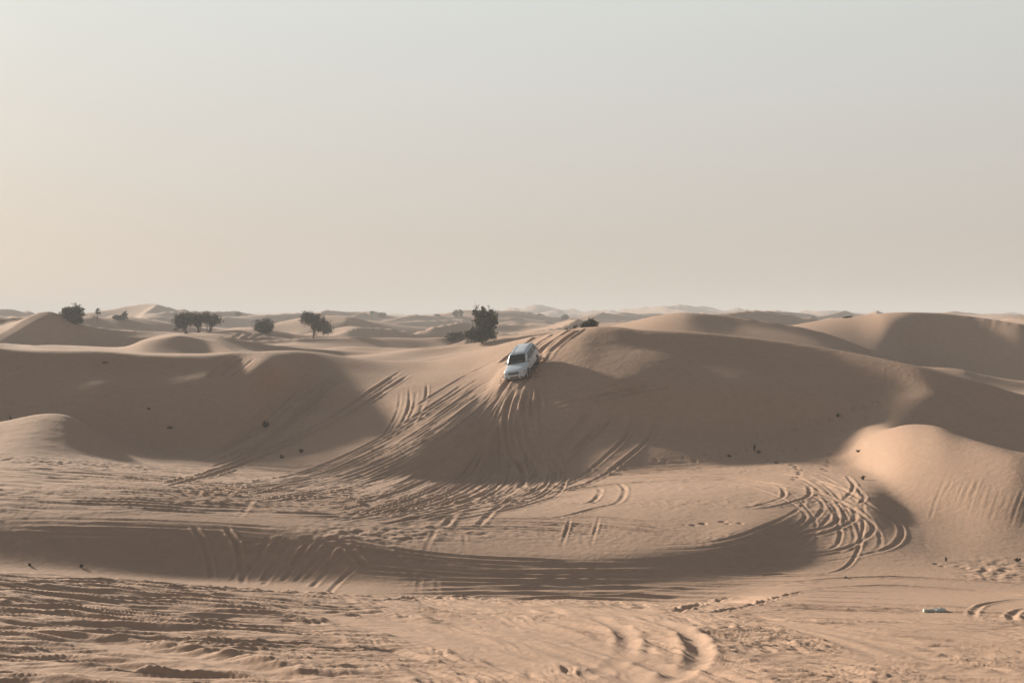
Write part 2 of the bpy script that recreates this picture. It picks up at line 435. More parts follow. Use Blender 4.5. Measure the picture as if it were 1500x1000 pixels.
# --- fine wind and foot relief, laid down before the ruts
near_m = RG < 64
xn, yn, rn = X[near_m], Y[near_m], RG[near_m]
pxn = np.clip(PXg[near_m], -400, 1900)


def aniso(x, y, ang, la, lb, seed, octv=3):
    c, s = math.cos(ang), math.sin(ang)
    a = (x * c + y * s); b = (-x * s + y * c)
    v = 0; amp = 1; tot = 0
    wob = perlin(a / (la * 2.2), b / (lb * 4), seed + 50) * lb * 1.2
    for o in range(octv):
        v = v + amp * perlin(a / la + 7 * o, (b + wob) / lb + 3 * o, seed + o); tot += amp
        la *= 0.5; lb *= 0.5; amp *= 0.55
    return v / tot


fore = 1 - smooth(46.5, 51, rn)
left = 1 - smooth(250, 800, pxn)
rightp = smooth(1000, 1250, pxn)
wx_ = xn + 0.5 * perlin(xn / 3.1, yn / 2.3, 91); wy_ = yn + 0.35 * perlin(xn / 2.7, yn / 2.1, 92)
nL = aniso(wx_, wy_, math.radians(-9), 4.6, 0.46, 101, 3)
nL2 = 0.5 - np.abs(aniso(wx_, wy_, math.radians(-14), 2.6, 0.34, 111, 3))
nC = aniso(wx_, wy_, math.radians(-66), 5.5, 0.5, 121, 4)
nC2 = 0.5 - np.abs(aniso(wx_, wy_, math.radians(-60), 3.2, 0.34, 131, 4))
nR = aniso(wx_, wy_, math.radians(-30), 3.0, 0.30, 145, 4)
patch = np.clip(0.65 + 0.9 * perlin(xn / 4.5, yn / 3.0, 141), 0.2, 1.5)
near_ = 1 - smooth(36, 44, rn)
d = left * (0.24 * nL + 0.17 * nL2 * patch)
d += (1 - left) * (1 - rightp * 0.6) * (0.20 * nC + 0.17 * nC2 * patch) * (0.6 + 0.4 * near_)
d += 0.14 * nR * patch * (1 - left) * (0.55 + 0.45 * rightp)
big = aniso(wx_, wy_, math.radians(-12), 9.0, 1.15, 161, 3)
d += 0.27 * left * big * (1 - smooth(32, 38, rn))
fine = perlin(xn / 0.55, yn / 0.15, 181) + 1.2 * (0.5 - np.abs(perlin(xn / 0.6, yn / 0.22, 182)))
d += 0.016 * fine * patch
d *= fore * smooth(20, 26, rn)
# trodden lip of the foreground crest
lip = np.exp(-((rn - 47.6) / 1.3) ** 2) * smooth(60, 350, pxn) * (1 - smooth(620, 900, pxn))
d += lip * 0.07 * (perlin(xn / 0.55, yn / 0.5, 171) + 0.5 * perlin(xn / 0.25, yn / 0.22, 172))
DISP[near_m] += d
floor_m = (RG > 50) & (RG < 96)
xf, yf, rf = X[floor_m], Y[floor_m], RG[floor_m]
pxf = np.clip(PXg[floor_m], -400, 1900); pyf = PYg[floor_m]
tram = np.clip(0.5 + 1.1 * perlin(xf / 7, yf / 5, 201), 0, 1.3)
plain = smooth(668, 690, pyf) * (1 - smooth(800, 840, pyf)) * (1 - smooth(1200, 1330, pxf))
DISP[floor_m] += plain * tram * 0.022 * (perlin(xf / 0.45, yf / 0.5, 211) + 0.6 * perlin(xf / 0.2, yf / 0.25, 212))
lf = smooth(672, 690, pyf) * (1 - smooth(745, 762, pyf)) * (1 - smooth(420, 640, pxf))
DISP[floor_m] += lf * 0.12 * aniso(xf, yf, math.radians(-8), 4.0, 0.9, 221, 4)
mess = np.exp(-(((pxf - 500) / 75) ** 2 + ((pyf - 795) / 26) ** 2)) + 0.8 * np.exp(-(((pxf - 640) / 90) ** 2 + ((pyf - 780) / 18) ** 2)) + 0.7 * np.exp(-(((pxf - 1215) / 50) ** 2 + ((pyf - 735) / 22) ** 2))
DISP[floor_m] += np.clip(mess, 0, 1) * 0.075 * (perlin(xf / 0.7, yf / 0.6, 231) + 0.6 * perlin(xf / 0.3, yf / 0.28, 232))
mb = np.exp(-((pyf - (671 + 0.075 * np.clip(pxf, 0, 400))) / 6.0) ** 2) * (1 - smooth(160, 330, pxf))
DISP[floor_m] += mb * 0.06 * (perlin(xf / 0.6, yf / 0.8, 251) + 0.7 * perlin(xf / 0.28, yf / 0.35, 252))
rr_ = smooth(1380, 1450, pxf) * smooth(812, 828, pyf) * (1 - smooth(846, 858, pyf))
DISP[floor_m] += rr_ * 0.06 * (perlin(xf / 0.5, yf / 0.45, 241) + 0.5 * perlin(xf / 0.22, yf / 0.2, 242))
print('relief', round(time.time() - T0, 1))

# soft sand ribs that run down the faces: (from, to) in photograph pixels, height, half width
for (p0, p1, hgt, hw) in (((168, 534), (74, 618), 0.55, 2.6), ((1385, 556), (1262, 642), 0.55, 2.4), ((255, 545), (310, 632), 0.3, 3.0),
                          ((960, 510), (930, 620), 0.22, 3.0), ((1110, 525), (1050, 630), 0.2, 3.0)):
    g0, g1 = ground_at(*p0), ground_at(*p1)
    if g0 is None or g1 is None: continue
    reg = (RG > 84) & (RG < 122)
    ux, uy = g1[0] - g0[0], g1[1] - g0[1]; l_ = math.hypot(ux, uy); ux /= l_; uy /= l_
    al_ = (X[reg] - g0[0]) * ux + (Y[reg] - g0[1]) * uy
    ac_ = (X[reg] - g0[0]) * -uy + (Y[reg] - g0[1]) * ux
    DISP[reg] += hgt * np.exp(-(ac_ / hw) ** 2) * smooth(-1, 0.35 * l_, al_) * (1 - smooth(0.6 * l_, 1.15 * l_, al_))

# --- ruts on the floor, oldest first
family([[(-20, 684), (120, 690), (300, 704), (460, 714), (620, 716), (720, 712)],
        [(-20, 712), (150, 716), (320, 728), (480, 738), (640, 742), (780, 738)],
        [(-20, 742), (150, 744), (330, 752), (480, 756), (640, 764), (760, 768)]], 56, (0.05, 0.13), 5, (0.14, 0.24), trim=0.45)
family([[(-20, 758), (150, 760), (350, 768), (480, 776)], [(-20, 782), (150, 785), (330, 792), (480, 800)]], 16, (0.02, 0.05), 4, (0.14, 0.2), trim=0.4)
# loops on the bright floor
family([[(820, 722), (960, 716), (1080, 716), (1150, 724), (1185, 738), (1175, 756), (1100, 782), (960, 800), (780, 804), (640, 800)],
        [(760, 712), (900, 702), (1060, 700), (1180, 712), (1250, 735), (1262, 765), (1220, 792), (1080, 815), (900, 826), (700, 828)],
        [(700, 712), (900, 690), (1080, 682), (1200, 692), (1285, 735), (1328, 778), (1296, 806), (1150, 830), (920, 846), (680, 852)]], 10, (0.035, 0.07), 2, (0.11, 0.15), trim=0.2)
rut([(880, 700), (1060, 690), (1180, 700), (1250, 724), (1290, 752), (1327, 776), (1320, 796), (1270, 812), (1180, 828)], 0.08, half=0.16, berm=0.8)
rut([(1000, 705), (1130, 708), (1215, 728), (1265, 756), (1285, 775), (1260, 795), (1150, 815)], 0.07, half=0.15, berm=0.8)
family([[(540, 815), (700, 820), (900, 830), (1100, 838), (1300, 842)], [(560, 868), (700, 862), (900, 868), (1100, 872), (1300, 868)]], 34, (0.07, 0.13), 4, (0.14, 0.2), trim=0.35)
family([[(700, 752), (820, 752), (940, 760), (1060, 782)], [(620, 775), (760, 775), (900, 783), (1040, 800)]], 14, (0.05, 0.10), 4, (0.13, 0.18), trim=0.4)
# sweeping pair that leaves the churned patch to the right
for o in (0, 30):
    rut([(648 + o * 1.6, 776), (680 + o * 1.7, 742), (740 + o * 1.8, 722 + o * .1), (830 + o, 704 + o * .35), (960, 690 + o * .5), (1100, 684 + o * .7), (1180, 686 + o)], 0.13, half=0.19, berm=0.6, fade=0.06)
for xx in (350,): rut([(xx - 20, 706), (xx + 40 - 20, 712), (xx + 14, 740), (xx - 8, 764)], 0.04)
# marks crossing the dark hollow
rut([(279, 768), (296, 790), (304, 812), (309, 850)], 0.07, half=0.15, berm=0.9)
rut([(328, 772), (346, 796), (352, 825), (355, 858)], 0.08, half=0.15, berm=0.9)
rut([(404, 790), (372, 806), (352, 815)], 0.07, half=0.14, berm=0.8)
family([[(395, 784), (385, 800), (378, 820)], [(520, 790), (495, 818), (470, 845)]], 7, (0.05, 0.09), 4, (0.13, 0.18), trim=0.2)
family([[(340, 806), (322, 830), (310, 850)], [(545, 815), (505, 848), (480, 876)]], 10, (0.03, 0.08), 6, (0.12, 0.16), trim=0.2)
rut([(500, 796), (520, 812), (535, 830)], 0.09, half=0.17, berm=0.8)
rut([(515, 788), (560, 800), (600, 830)], 0.05)
rut([(640, 772), (626, 800), (618, 830), (611, 872)], 0.03, half=0.13, berm=0.9, fade=0.25)
rut([(678, 774), (683, 810), (686, 878)], 0.03, half=0.11, berm=0.9, fade=0.25)
rut([(642, 800), (640, 850), (641, 876)], 0.025, half=0.12, berm=0.9)
for xx in (828, 870): rut([(xx + 10, 752), (xx + 3, 775), (xx - 4, 800), (xx - 6, 812)], 0.06, half=0.10, berm=0.8, fade=0.3)
for xx in ():  rut([(xx + 12, 770), (xx + 2, 790), (xx - 4, 808)], 0.045, half=0.10, berm=0.8, fade=0.3)
rut([(903, 706), (916, 716), (912, 730), (870, 745), (790, 765)], 0.09, half=0.18)
rut([(868, 712), (880, 718), (874, 730), (830, 742)], 0.09, half=0.18)
rut([(1146, 712), (1150, 724), (1120, 738), (1060, 748)], 0.07, half=0.15, berm=0.7)
rut([(1185, 712), (1188, 722), (1160, 736), (1100, 748)], 0.07, half=0.15, berm=0.7)
rut([(1240, 696), (1252, 712), (1240, 730), (1190, 745)], 0.07, half=0.15, berm=0.8)
rut([(1258, 716), (1268, 730), (1260, 738), (1230, 728)], 0.06, half=0.14, berm=0.8)
rut([(1248, 738), (1254, 760), (1235, 772), (1160, 792)], 0.07, half=0.15, berm=0.8)
rut([(1210, 728), (1226, 748), (1228, 762), (1190, 778), (1120, 796)], 0.07, half=0.15, berm=0.8)
# long ruts along the far edge of the foreground
rut([(520, 884), (640, 878), (800, 860), (960, 866), (1150, 880), (1330, 888), (1520, 897)], 0.17, half=0.18, fade=0.05)
rut([(760, 872), (960, 876), (1150, 888), (1330, 896), (1520, 902)], 0.13, half=0.16, fade=0.05)
for o in (0, 14):
    rut([(980 + o * 3, 902), (1060 + o * 2, 878 + o), (1150 + o, 856 + o), (1280, 846 + o * .9), (1400, 850 + o), (1520, 858 + o * 1.2)], 0.11, half=0.18, fade=0.05)
family([[(700, 868), (950, 858), (1200, 860), (1520, 868)], [(700, 884), (950, 890), (1200, 905), (1520, 912)]], 9, (0.04, 0.09), 3, (0.12, 0.17))
rut([(1530, 876), (1470, 882), (1434, 892), (1427, 903), (1440, 914)], 0.05, half=0.10, berm=0.8, fade=0.2)
rut([(1530, 890), (1494, 896), (1484, 905), (1492, 914)], 0.05, half=0.10, berm=0.8, fade=0.2)
for o in (0, 9):
    rut([(1030, 903 + o), (1150, 914 + o), (1280, 930 + o), (1400, 942 + o), (1520, 958 + o)], 0.10, half=0.12, fade=0.05)
# turning ruts in the foreground
rut([(820, 900), (885, 912), (920, 935), (917, 962), (880, 985), (820, 1005)], 0.05, half=0.17, berm=0.9, fade=0.12)
rut([(880, 898), (960, 912), (1018, 940), (1027, 968), (990, 995), (930, 1015)], 0.05, half=0.18, berm=1.0, fade=0.12)
family([[(380, 890), (560, 930), (760, 985), (850, 1010)], [(620, 890), (820, 925), (1000, 985), (1060, 1015)]], 9, (0.03, 0.07), 8, (0.15, 0.26))
family([[(1040, 900), (1180, 930), (1330, 985), (1400, 1010)], [(1100, 905), (1260, 925), (1420, 960), (1540, 1000)]], 6, (0.02, 0.05), 6, (0.14, 0.22))
family([[(-20, 930), (150, 940), (320, 968), (480, 1005)], [(-20, 990), (100, 992), (220, 1005)]], 6, (0.07, 0.13), 7, (0.2, 0.34))

# --- ruts on the lit slope left of the spur
family([[(478, 530), (430, 565), (370, 620), (300, 668)], [(556, 545), (500, 575), (430, 628), (345, 680), (290, 694)]], 18, (0.09, 0.18), 4, (0.14, 0.2), trim=0.25)
for o in (0, 11):
    rut([(592 + o, 540 + o * .6), (545 + o, 572 + o * .5), (500 + o, 602 + o * .4), (440 + o, 636 + o * .2), (370, 668 + o * .6), (300, 694 + o * .5), (230, 712 + o * .4)], 0.17, half=0.24, berm=0.6, fade=0.05)
rut([(620, 528), (640, 524), (700, 522)], 0.05)
family([[(585, 560), (582, 600), (560, 640), (510, 680), (440, 706)], [(655, 560), (648, 590), (622, 628), (570, 670), (500, 702)]], 18, (0.06, 0.13), 3, (0.12, 0.18), trim=0.3)
family([[(380, 520), (350, 545), (330, 560)], [(345, 522), (310, 545), (300, 560)]], 3, (0.1, 0.14), 2, (0.2, 0.28), trim=0.1)
family([[(10, 520), (-10, 540)], [(60, 520), (20, 545), (-10, 560)]], 3, (0.05, 0.09), 3, (0.2, 0.28), trim=0.1)
# the main bundle along the spur
family([[(744, 528), (700, 552), (640, 592), (570, 636), (500, 672), (420, 698), (330, 706)],
        [(748, 545), (700, 572), (640, 618), (580, 656), (500, 694), (420, 712), (320, 722)],
        [(742, 562), (696, 606), (650, 644), (600, 678), (520, 712), (440, 728), (330, 738)]], 34, (0.06, 0.15), 4.5, (0.10, 0.2), trim=0.2, fade=0.05)
# fan down the shaded face
family([[(738, 564), (700, 600), (668, 640), (636, 676), (590, 706), (520, 730), (430, 746)],
        [(750, 564), (722, 610), (708, 655), (688, 694), (640, 722), (560, 748), (470, 764)],
        [(764, 560), (742, 600), (742, 650), (752, 694), (722, 722), (640, 752), (540, 772)],
        [(788, 556), (790, 600), (800, 650), (820, 694), (800, 716), (720, 738), (610, 764)]], 50, (0.09, 0.22), 3.5, (0.10, 0.2), trim=0.14, fade=0.05)
rut([(762, 560), (745, 590), (740, 625), (748, 665), (768, 700), (762, 716)], 0.28, half=0.25, berm=0.6)
rut([(778, 556), (768, 590), (772, 630), (786, 668), (815, 698), (806, 714)], 0.28, half=0.25, berm=0.6)
rut([(790, 548), (790, 590), (798, 640), (814, 676), (836, 700)], 0.16, half=0.22, berm=0.6)
# arcs on the shaded face to the right
family([[(800, 586), (850, 568), (905, 556)], [(800, 606), (870, 588), (1000, 566)]], 5, (0.12, 0.18), 2, (0.16, 0.22), trim=0.1)
for c in ([(868, 598), (838, 632), (812, 662)], [(905, 600), (876, 636), (838, 672), (820, 690)], [(930, 602), (922, 632), (886, 670), (848, 700), (790, 722)],
          [(968, 602), (952, 640), (918, 672), (878, 700), (820, 722)], [(890, 610), (862, 640), (830, 668)]):
    rut(c, 0.20, half=0.2, berm=0.7)
rut([(830, 600), (812, 622), (800, 634)], 0.1)
# gully behind the car
for c in ([(826, 481), (796, 498), (775, 516), (762, 540)], [(842, 480), (815, 495), (793, 514), (784, 545)], [(812, 482), (780, 497), (752, 516), (735, 530)], [(850, 482), (824, 500), (806, 516), (796, 530)]):
    rut(c, 0.3, half=0.36, berm=0.55, fade=0.05)
rut([(755, 512), (690, 545), (600, 600)], 0.12)
# tracks on the far dunes
for c in ([(1440, 468), (1422, 496), (1395, 535)], [(1456, 470), (1432, 505), (1408, 538)], [(1424, 466), (1408, 492)], [(1448, 480), (1430, 498), (1420, 512)]):
    rut(c, 0.12, half=0.3, berm=0.7)
family([[(350, 488), (335, 497)], [(392, 488), (372, 499)]], 5, (0.2, 0.3), 2, (0.35, 0.45), trim=0.05)
# runnels on the near right dune
for k in range(26):
    x0 = 1385 + k * 6 + RNG.uniform(-2, 2)
    y0 = 690 + max(0, k - 2) * 0.8 + RNG.uniform(0, 14)
    rut([(x0, y0), (x0 - 9, y0 + 24), (x0 - 20, y0 + 48 + RNG.uniform(-8, 14))], RNG.uniform(0.008, 0.022), half=0.11, berm=0.9, fade=0.25)


# more thin passes over everything that has been driven
family([[(720, 560), (640, 620), (540, 680), (430, 706), (300, 716), (150, 712)],
        [(760, 570), (700, 660), (620, 718), (480, 744), (330, 752), (180, 750)]], 22, (0.05, 0.09), 4, (0.10, 0.15), trim=0.25)
family([[(420, 700), (560, 722), (700, 716), (860, 700), (1000, 690)], [(380, 742), (560, 756), (720, 742), (900, 722), (1080, 712)]], 14, (0.05, 0.09), 3, (0.11, 0.16), trim=0.3)
family([[(420, 775), (560, 800), (760, 822), (1000, 826), (1200, 812)], [(520, 850), (700, 856), (900, 858), (1100, 852), (1280, 838)]], 18, (0.06, 0.10), 3, (0.12, 0.17), trim=0.25)
family([[(640, 812), (800, 822), (960, 820), (1120, 800)], [(560, 872), (760, 872), (960, 870), (1160, 858)]], 14, (0.06, 0.11), 3, (0.13, 0.18), trim=0.2)
family([[(700, 700), (900, 684), (1100, 678), (1200, 686)], [(760, 716), (900, 706), (1060, 706), (1180, 716)]], 9, (0.06, 0.10), 2, (0.12, 0.17), trim=0.2)
family([[(742, 530), (680, 566), (610, 612), (530, 658), (440, 694), (300, 712), (150, 716)],
        [(745, 560), (690, 618), (620, 672), (540, 706), (430, 728), (280, 736), (120, 738)]], 20, (0.07, 0.12), 2, (0.10, 0.14), trim=0.1, fade=0.08)
family([[(770, 580), (770, 640), (790, 700), (730, 730), (600, 756), (480, 770)], [(800, 590), (812, 650), (840, 700), (790, 732), (680, 758), (560, 776)]], 8, (0.06, 0.10), 2, (0.11, 0.15), trim=0.1, fade=0.1)

# --- footprints
def prints(pts, step=0.75, depth=0.09, side=0.16):
    w = world_curve(pts, 80)
    if len(w) < 3: return
    s = np.concatenate([[0], np.cumsum(np.hypot(*np.diff(w, axis=0).T))])
    n = int(s[-1] / step)
    for k in range(n):
        if RNG.rand() < 0.12: continue
        q = (k + RNG.uniform(-0.15, 0.15)) * step
        x, y = np.interp(q, s, w[:, 0]), np.interp(q, s, w[:, 1])
        x += RNG.normal(0, 0.1) + side * (-1) ** k * 0.6; y += RNG.normal(0, 0.12) + side * (-1) ** k * 0.6
        r = math.hypot(x, y); t = math.atan2(x, y)
        i0, i1 = np.searchsorted(R, [r - 0.7, r + 0.7]); j0, j1 = np.searchsorted(TH, [t - 0.7 / r, t + 0.7 / r])
        dd = np.hypot(X[i0:i1, j0:j1] - x, (Y[i0:i1, j0:j1] - y) * 0.8) / RNG.uniform(0.09, 0.16)
        DISP[i0:i1, j0:j1] += depth * RNG.uniform(0.6, 1.3) * (-np.exp(-dd ** 2) + 0.12 * np.exp(-((dd - 1.7) / 0.6) ** 2))


prints([(1030, 668), (1090, 662), (1150, 632), (1215, 612), (1260, 600), (1310, 584)], 0.8, 0.15)
prints([(1110, 640), (1140, 634), (1190, 622), (1240, 604)], 1.1, 0.12)
prints([(1110, 662), (1170, 656), (1210, 646)], 0.6, 0.1)
prints([(960, 672), (1060, 670), (1110, 660)], 0.9, 0.1)
prints([(1126, 676), (1150, 680), (1172, 686), (1168, 700), (1160, 705)], 0.5, 0.12)
prints([(1210, 690), (1230, 640), (1240, 625), (1270, 610)], 1.0, 0.1)
prints([(1000, 770), (1060, 766), (1100, 770)], 0.5, 0.07)
prints([(280, 672), (330, 668), (350, 655)], 0.6, 0.1)
prints([(1370, 828), (1440, 834), (1500, 838)], 0.45, 0.1)
# the nearly level ruts of the shaded bank are evened out along their length
_i0, _i1 = np.searchsorted(R, [53.5, 64.5]); _j0, _j1 = np.searchsorted(TH, [math.atan(-170 / F), math.atan(600 / F)])
_kk = np.exp(-0.5 * (np.arange(-27, 28) / 9.0) ** 2); _kk /= _kk.sum()
_P = DISP[_i0:_i1, _j0 - 27:_j1 + 27]
_S = sum(w_ * _P[:, q_:q_ + (_j1 - _j0)] for q_, w_ in enumerate(_kk))
_w = (smooth(0, 60, np.arange(_j1 - _j0)) * (1 - smooth(_j1 - _j0 - 140, _j1 - _j0, np.arange(_j1 - _j0))))[None, :] * (smooth(53.5, 54.5, R[_i0:_i1]) * (1 - smooth(59, 62, R[_i0:_i1])))[:, None]
DISP[_i0:_i1, _j0:_j1] = DISP[_i0:_i1, _j0:_j1] * (1 - _w) + _S * _w * 1.1
_lg = ground_at(1371, 899)
DISP *= 1 - np.exp(-(((X - _lg[0]) / 0.9) ** 2 + ((Y - _lg[1] + 0.6) / 1.6) ** 2) ** 2)      # firm patch round the litter
Z0 = Z.copy()
Z = Z + DISP
print('ruts', round(time.time() - T0, 1))
# ------------------------------------------------------------------ where the car stands: its wheels press the sand into a plane
CAR_YAW = math.radians(17)       # nose turned to the left of the camera
CAR_PITCH = math.radians(21)     # nose down the slope
CAR_ROLL = math.radians(10)
_g = ground_at(767, 545)
CAR_XY = (_g[0], _g[1])
_f = Vector((-math.sin(CAR_YAW) * math.cos(CAR_PITCH), -math.cos(CAR_YAW) * math.cos(CAR_PITCH), -math.sin(CAR_PITCH)))
_side = Vector((math.cos(CAR_YAW), -math.sin(CAR_YAW), 0))
_up = _side.cross(_f).normalized() if _side.cross(_f).z > 0 else _f.cross(_side).normalized()
_rot = Matrix.Rotation(CAR_ROLL, 3, _f)
_up = (_rot @ _up).normalized()
if (_f.cross(_up)).x > 0:        # right-hand side vector pointing to picture right must be the upper one
    pass
_right = _f.cross(_up).normalized()   # the car's own right-hand side
CAR_M3 = Matrix((_right, _f, _up)).transposed()
CAR_LOC = Vector((CAR_XY[0], CAR_XY[1], height_at(CAR_XY[0], CAR_XY[1], Z0) + 0.10))
if True:
    i0, i1 = np.searchsorted(R, [math.hypot(*CAR_XY) - 7, math.hypot(*CAR_XY) + 7]); t_ = math.atan2(CAR_XY[0], CAR_XY[1])
    j0, j1 = np.searchsorted(TH, [t_ - 0.07, t_ + 0.07])
    dx, dy = X[i0:i1, j0:j1] - CAR_LOC.x, Y[i0:i1, j0:j1] - CAR_LOC.y
    plane = CAR_LOC.z - (_up.x * dx + _up.y * dy) / _up.z
    fx, fy = _f.x / math.hypot(_f.x, _f.y), _f.y / math.hypot(_f.x, _f.y)
    al = np.abs(dx * fx + dy * fy); ac = np.abs(dx * -fy + dy * fx)
    w = (1 - smooth(1.9, 4.6, al)) * (1 - smooth(1.0, 3.2, ac))
    rough = 0.05 * perlin(dx / 0.5, dy / 0.5, 301)
    for side in (-0.78, 0.78):      # the trench each pair of wheels has ploughed
        a2 = dx * -fy + dy * fx - side
        rough -= 0.10 * np.exp(-(a2 / 0.2) ** 2) - 0.07 * np.exp(-((np.abs(a2) - 0.38) / 0.16) ** 2)
    Z[i0:i1, j0:j1] = Z[i0:i1, j0:j1] * (1 - w) + (plane + rough) * w
# ------------------------------------------------------------------ materials
def new_mat(name):
    m = bpy.data.materials.new(name); m.use_nodes = True
    nt = m.node_tree; b = nt.nodes['Principled BSDF']
    return m, nt, b


def sand_material():
    m, nt, b = new_mat('sand')
    N, L = nt.nodes.new, nt.links.new
    geo = N('ShaderNodeNewGeometry')
    n1 = N('ShaderNodeTexNoise'); n1.inputs['Scale'].default_value = 0.035; n1.inputs['Detail'].default_value = 5
    n2 = N('ShaderNodeTexNoise'); n2.inputs['Scale'].default_value = 2.2; n2.inputs['Detail'].default_value = 8; n2.inputs['Roughness'].default_value = 0.7
    n3 = N('ShaderNodeTexNoise'); n3.inputs['Scale'].default_value = 60; n3.inputs['Detail'].default_value = 3
    for n in (n1, n2, n3): L(geo.outputs['Position'], n.inputs['Vector'])
    r1 = N('ShaderNodeValToRGB')
    r1.color_ramp.elements[0].position = 0.3; r1.color_ramp.elements[0].color = (0.365, 0.243, 0.172, 1)
    r1.color_ramp.elements[1].position = 0.7; r1.color_ramp.elements[1].color = (0.43, 0.290, 0.206, 1)
    L(n1.outputs['Fac'], r1.inputs['Fac'])
    mul = N('ShaderNodeMath'); mul.operation = 'MULTIPLY_ADD'; mul.inputs[1].default_value = 0.34; mul.inputs[2].default_value = 0.83
    L(n2.outputs['Fac'], mul.inputs[0])
    mul3 = N('ShaderNodeMath'); mul3.operation = 'MULTIPLY_ADD'; mul3.inputs[1].default_value = 0.3; mul3.inputs[2].default_value = 0.85
    L(n3.outputs['Fac'], mul3.inputs[0])
    mm = N('ShaderNodeMath'); mm.operation = 'MULTIPLY'; L(mul.outputs[0], mm.inputs[0]); L(mul3.outputs[0], mm.inputs[1])
    vm = N('ShaderNodeVectorMath'); vm.operation = 'SCALE'
    L(r1.outputs['Color'], vm.inputs[0]); L(mm.outputs[0], vm.inputs['Scale'])
    L(vm.outputs[0], b.inputs['Base Color'])
    b.inputs['Roughness'].default_value = 1.0
    b.inputs['Specular IOR Level'].default_value = 0.1
    # fine grain relief: clods, wind ripples
    n4 = N('ShaderNodeTexNoise'); n4.inputs['Scale'].default_value = 3.2; n4.inputs['Detail'].default_value = 6; n4.inputs['Roughness'].default_value = 0.62
    L(geo.outputs['Position'], n4.inputs['Vector'])
    bump = N('ShaderNodeBump'); bump.inputs['Strength'].default_value = 0.7; bump.inputs['Distance'].default_value = 0.05
    L(n4.outputs['Fac'], bump.inputs['Height'])
    L(bump.outputs['Normal'], b.inputs['Normal'])
    return m


M_SAND = sand_material()
# ------------------------------------------------------------------ the ground mesh
def grid_mesh(name, X, Y, Z, closed=True):
    nr, nc = X.shape
    co = np.stack([X, Y, Z], -1).reshape(-1, 3).astype(np.float32)
    centre = np.array([[0, 0, EYE - 1.55]], np.float32)
    co = np.vstack([co, centre])
    i = np.arange(nr - 1)[:, None] * nc; j = np.arange(nc)[None, :]
    jn = (j + 1) % nc
    q = np.stack([i + j, i + jn, i + nc + jn, i + nc + j], -1).reshape(-1, 4)[:, ::-1]
    tri = np.stack([np.full(nc, nr * nc), np.arange(nc), (np.arange(nc) + 1) % nc], -1)[:, ::-1]
    me = bpy.data.meshes.new(name)
    me.vertices.add(len(co)); me.vertices.foreach_set('co', co.ravel())
    nl = q.size + tri.size
    me.loops.add(nl)
    me.loops.foreach_set('vertex_index', np.concatenate([q.ravel(), tri.ravel()]).astype(np.int32))
    me.polygons.add(len(q) + len(tri))
    me.polygons.foreach_set('loop_start', np.concatenate([np.arange(len(q)) * 4, q.size + np.arange(len(tri)) * 3]).astype(np.int32))
    me.update(calc_edges=True)
    me.polygons.foreach_set('use_smooth', np.ones(len(me.polygons), bool))
    return me


me = grid_mesh('ground', X, Y, Z)
me.materials.append(M_SAND)
ground = bpy.data.objects.new('ground', me)
COL.objects.link(ground)
tag(ground, kind='structure')
print('ground mesh', len(me.polygons), round(time.time() - T0, 1))
# ------------------------------------------------------------------ the dusty air
bm = bmesh.new()
bmesh.ops.create_cube(bm, size=1.0)
bmesh.ops.scale(bm, vec=(19000, 19000, 42), verts=bm.verts)
bmesh.ops.translate(bm, vec=(0, 0, 12.5), verts=bm.verts)
hm = bpy.data.meshes.new('haze'); bm.to_mesh(hm); bm.free()
haze = bpy.data.objects.new('haze', hm); COL.objects.link(haze)
m = bpy.data.materials.new('haze'); m.use_nodes = True
nt = m.node_tree; nt.nodes.clear()
vo = nt.nodes.new('ShaderNodeOutputMaterial'); vs = nt.nodes.new('ShaderNodeVolumePrincipled')
vs.inputs['Color'].default_value = (0.72, 0.72, 0.73, 1)
vs.inputs['Density'].default_value = 0.0007
vs.inputs['Anisotropy'].default_value = 0.0
nt.links.new(vs.outputs[0], vo.inputs['Volume'])
hm.materials.append(m)
tag(haze, kind='stuff')
# ------------------------------------------------------------------ object materials
def simple_mat(name, col, rough=0.6, metal=0.0, spec=0.5, coat=0.0, noise=0.12, scale=6.0):
    m, nt, b = new_mat(name)
    N, L = nt.nodes.new, nt.links.new
    tc = N('ShaderNodeTexCoord'); nz = N('ShaderNodeTexNoise'); nz.inputs['Scale'].default_value = scale; nz.inputs['Detail'].default_value = 4
    L(tc.outputs['Object'], nz.inputs['Vector'])
    rp = N('ShaderNodeValToRGB')
    rp.color_ramp.elements[0].position = 0.3; rp.color_ramp.elements[0].color = (*[c * (1 - noise) for c in col], 1)
    rp.color_ramp.elements[1].position = 0.7; rp.color_ramp.elements[1].color = (*[min(1, c * (1 + noise)) for c in col], 1)
    L(nz.outputs['Fac'], rp.inputs['Fac']); L(rp.outputs['Color'], b.inputs['Base Color'])
    b.inputs['Roughness'].default_value = rough; b.inputs['Metallic'].default_value = metal
    b.inputs['Specular IOR Level'].default_value = spec
    b.inputs['Coat Weight'].default_value = coat
    return m


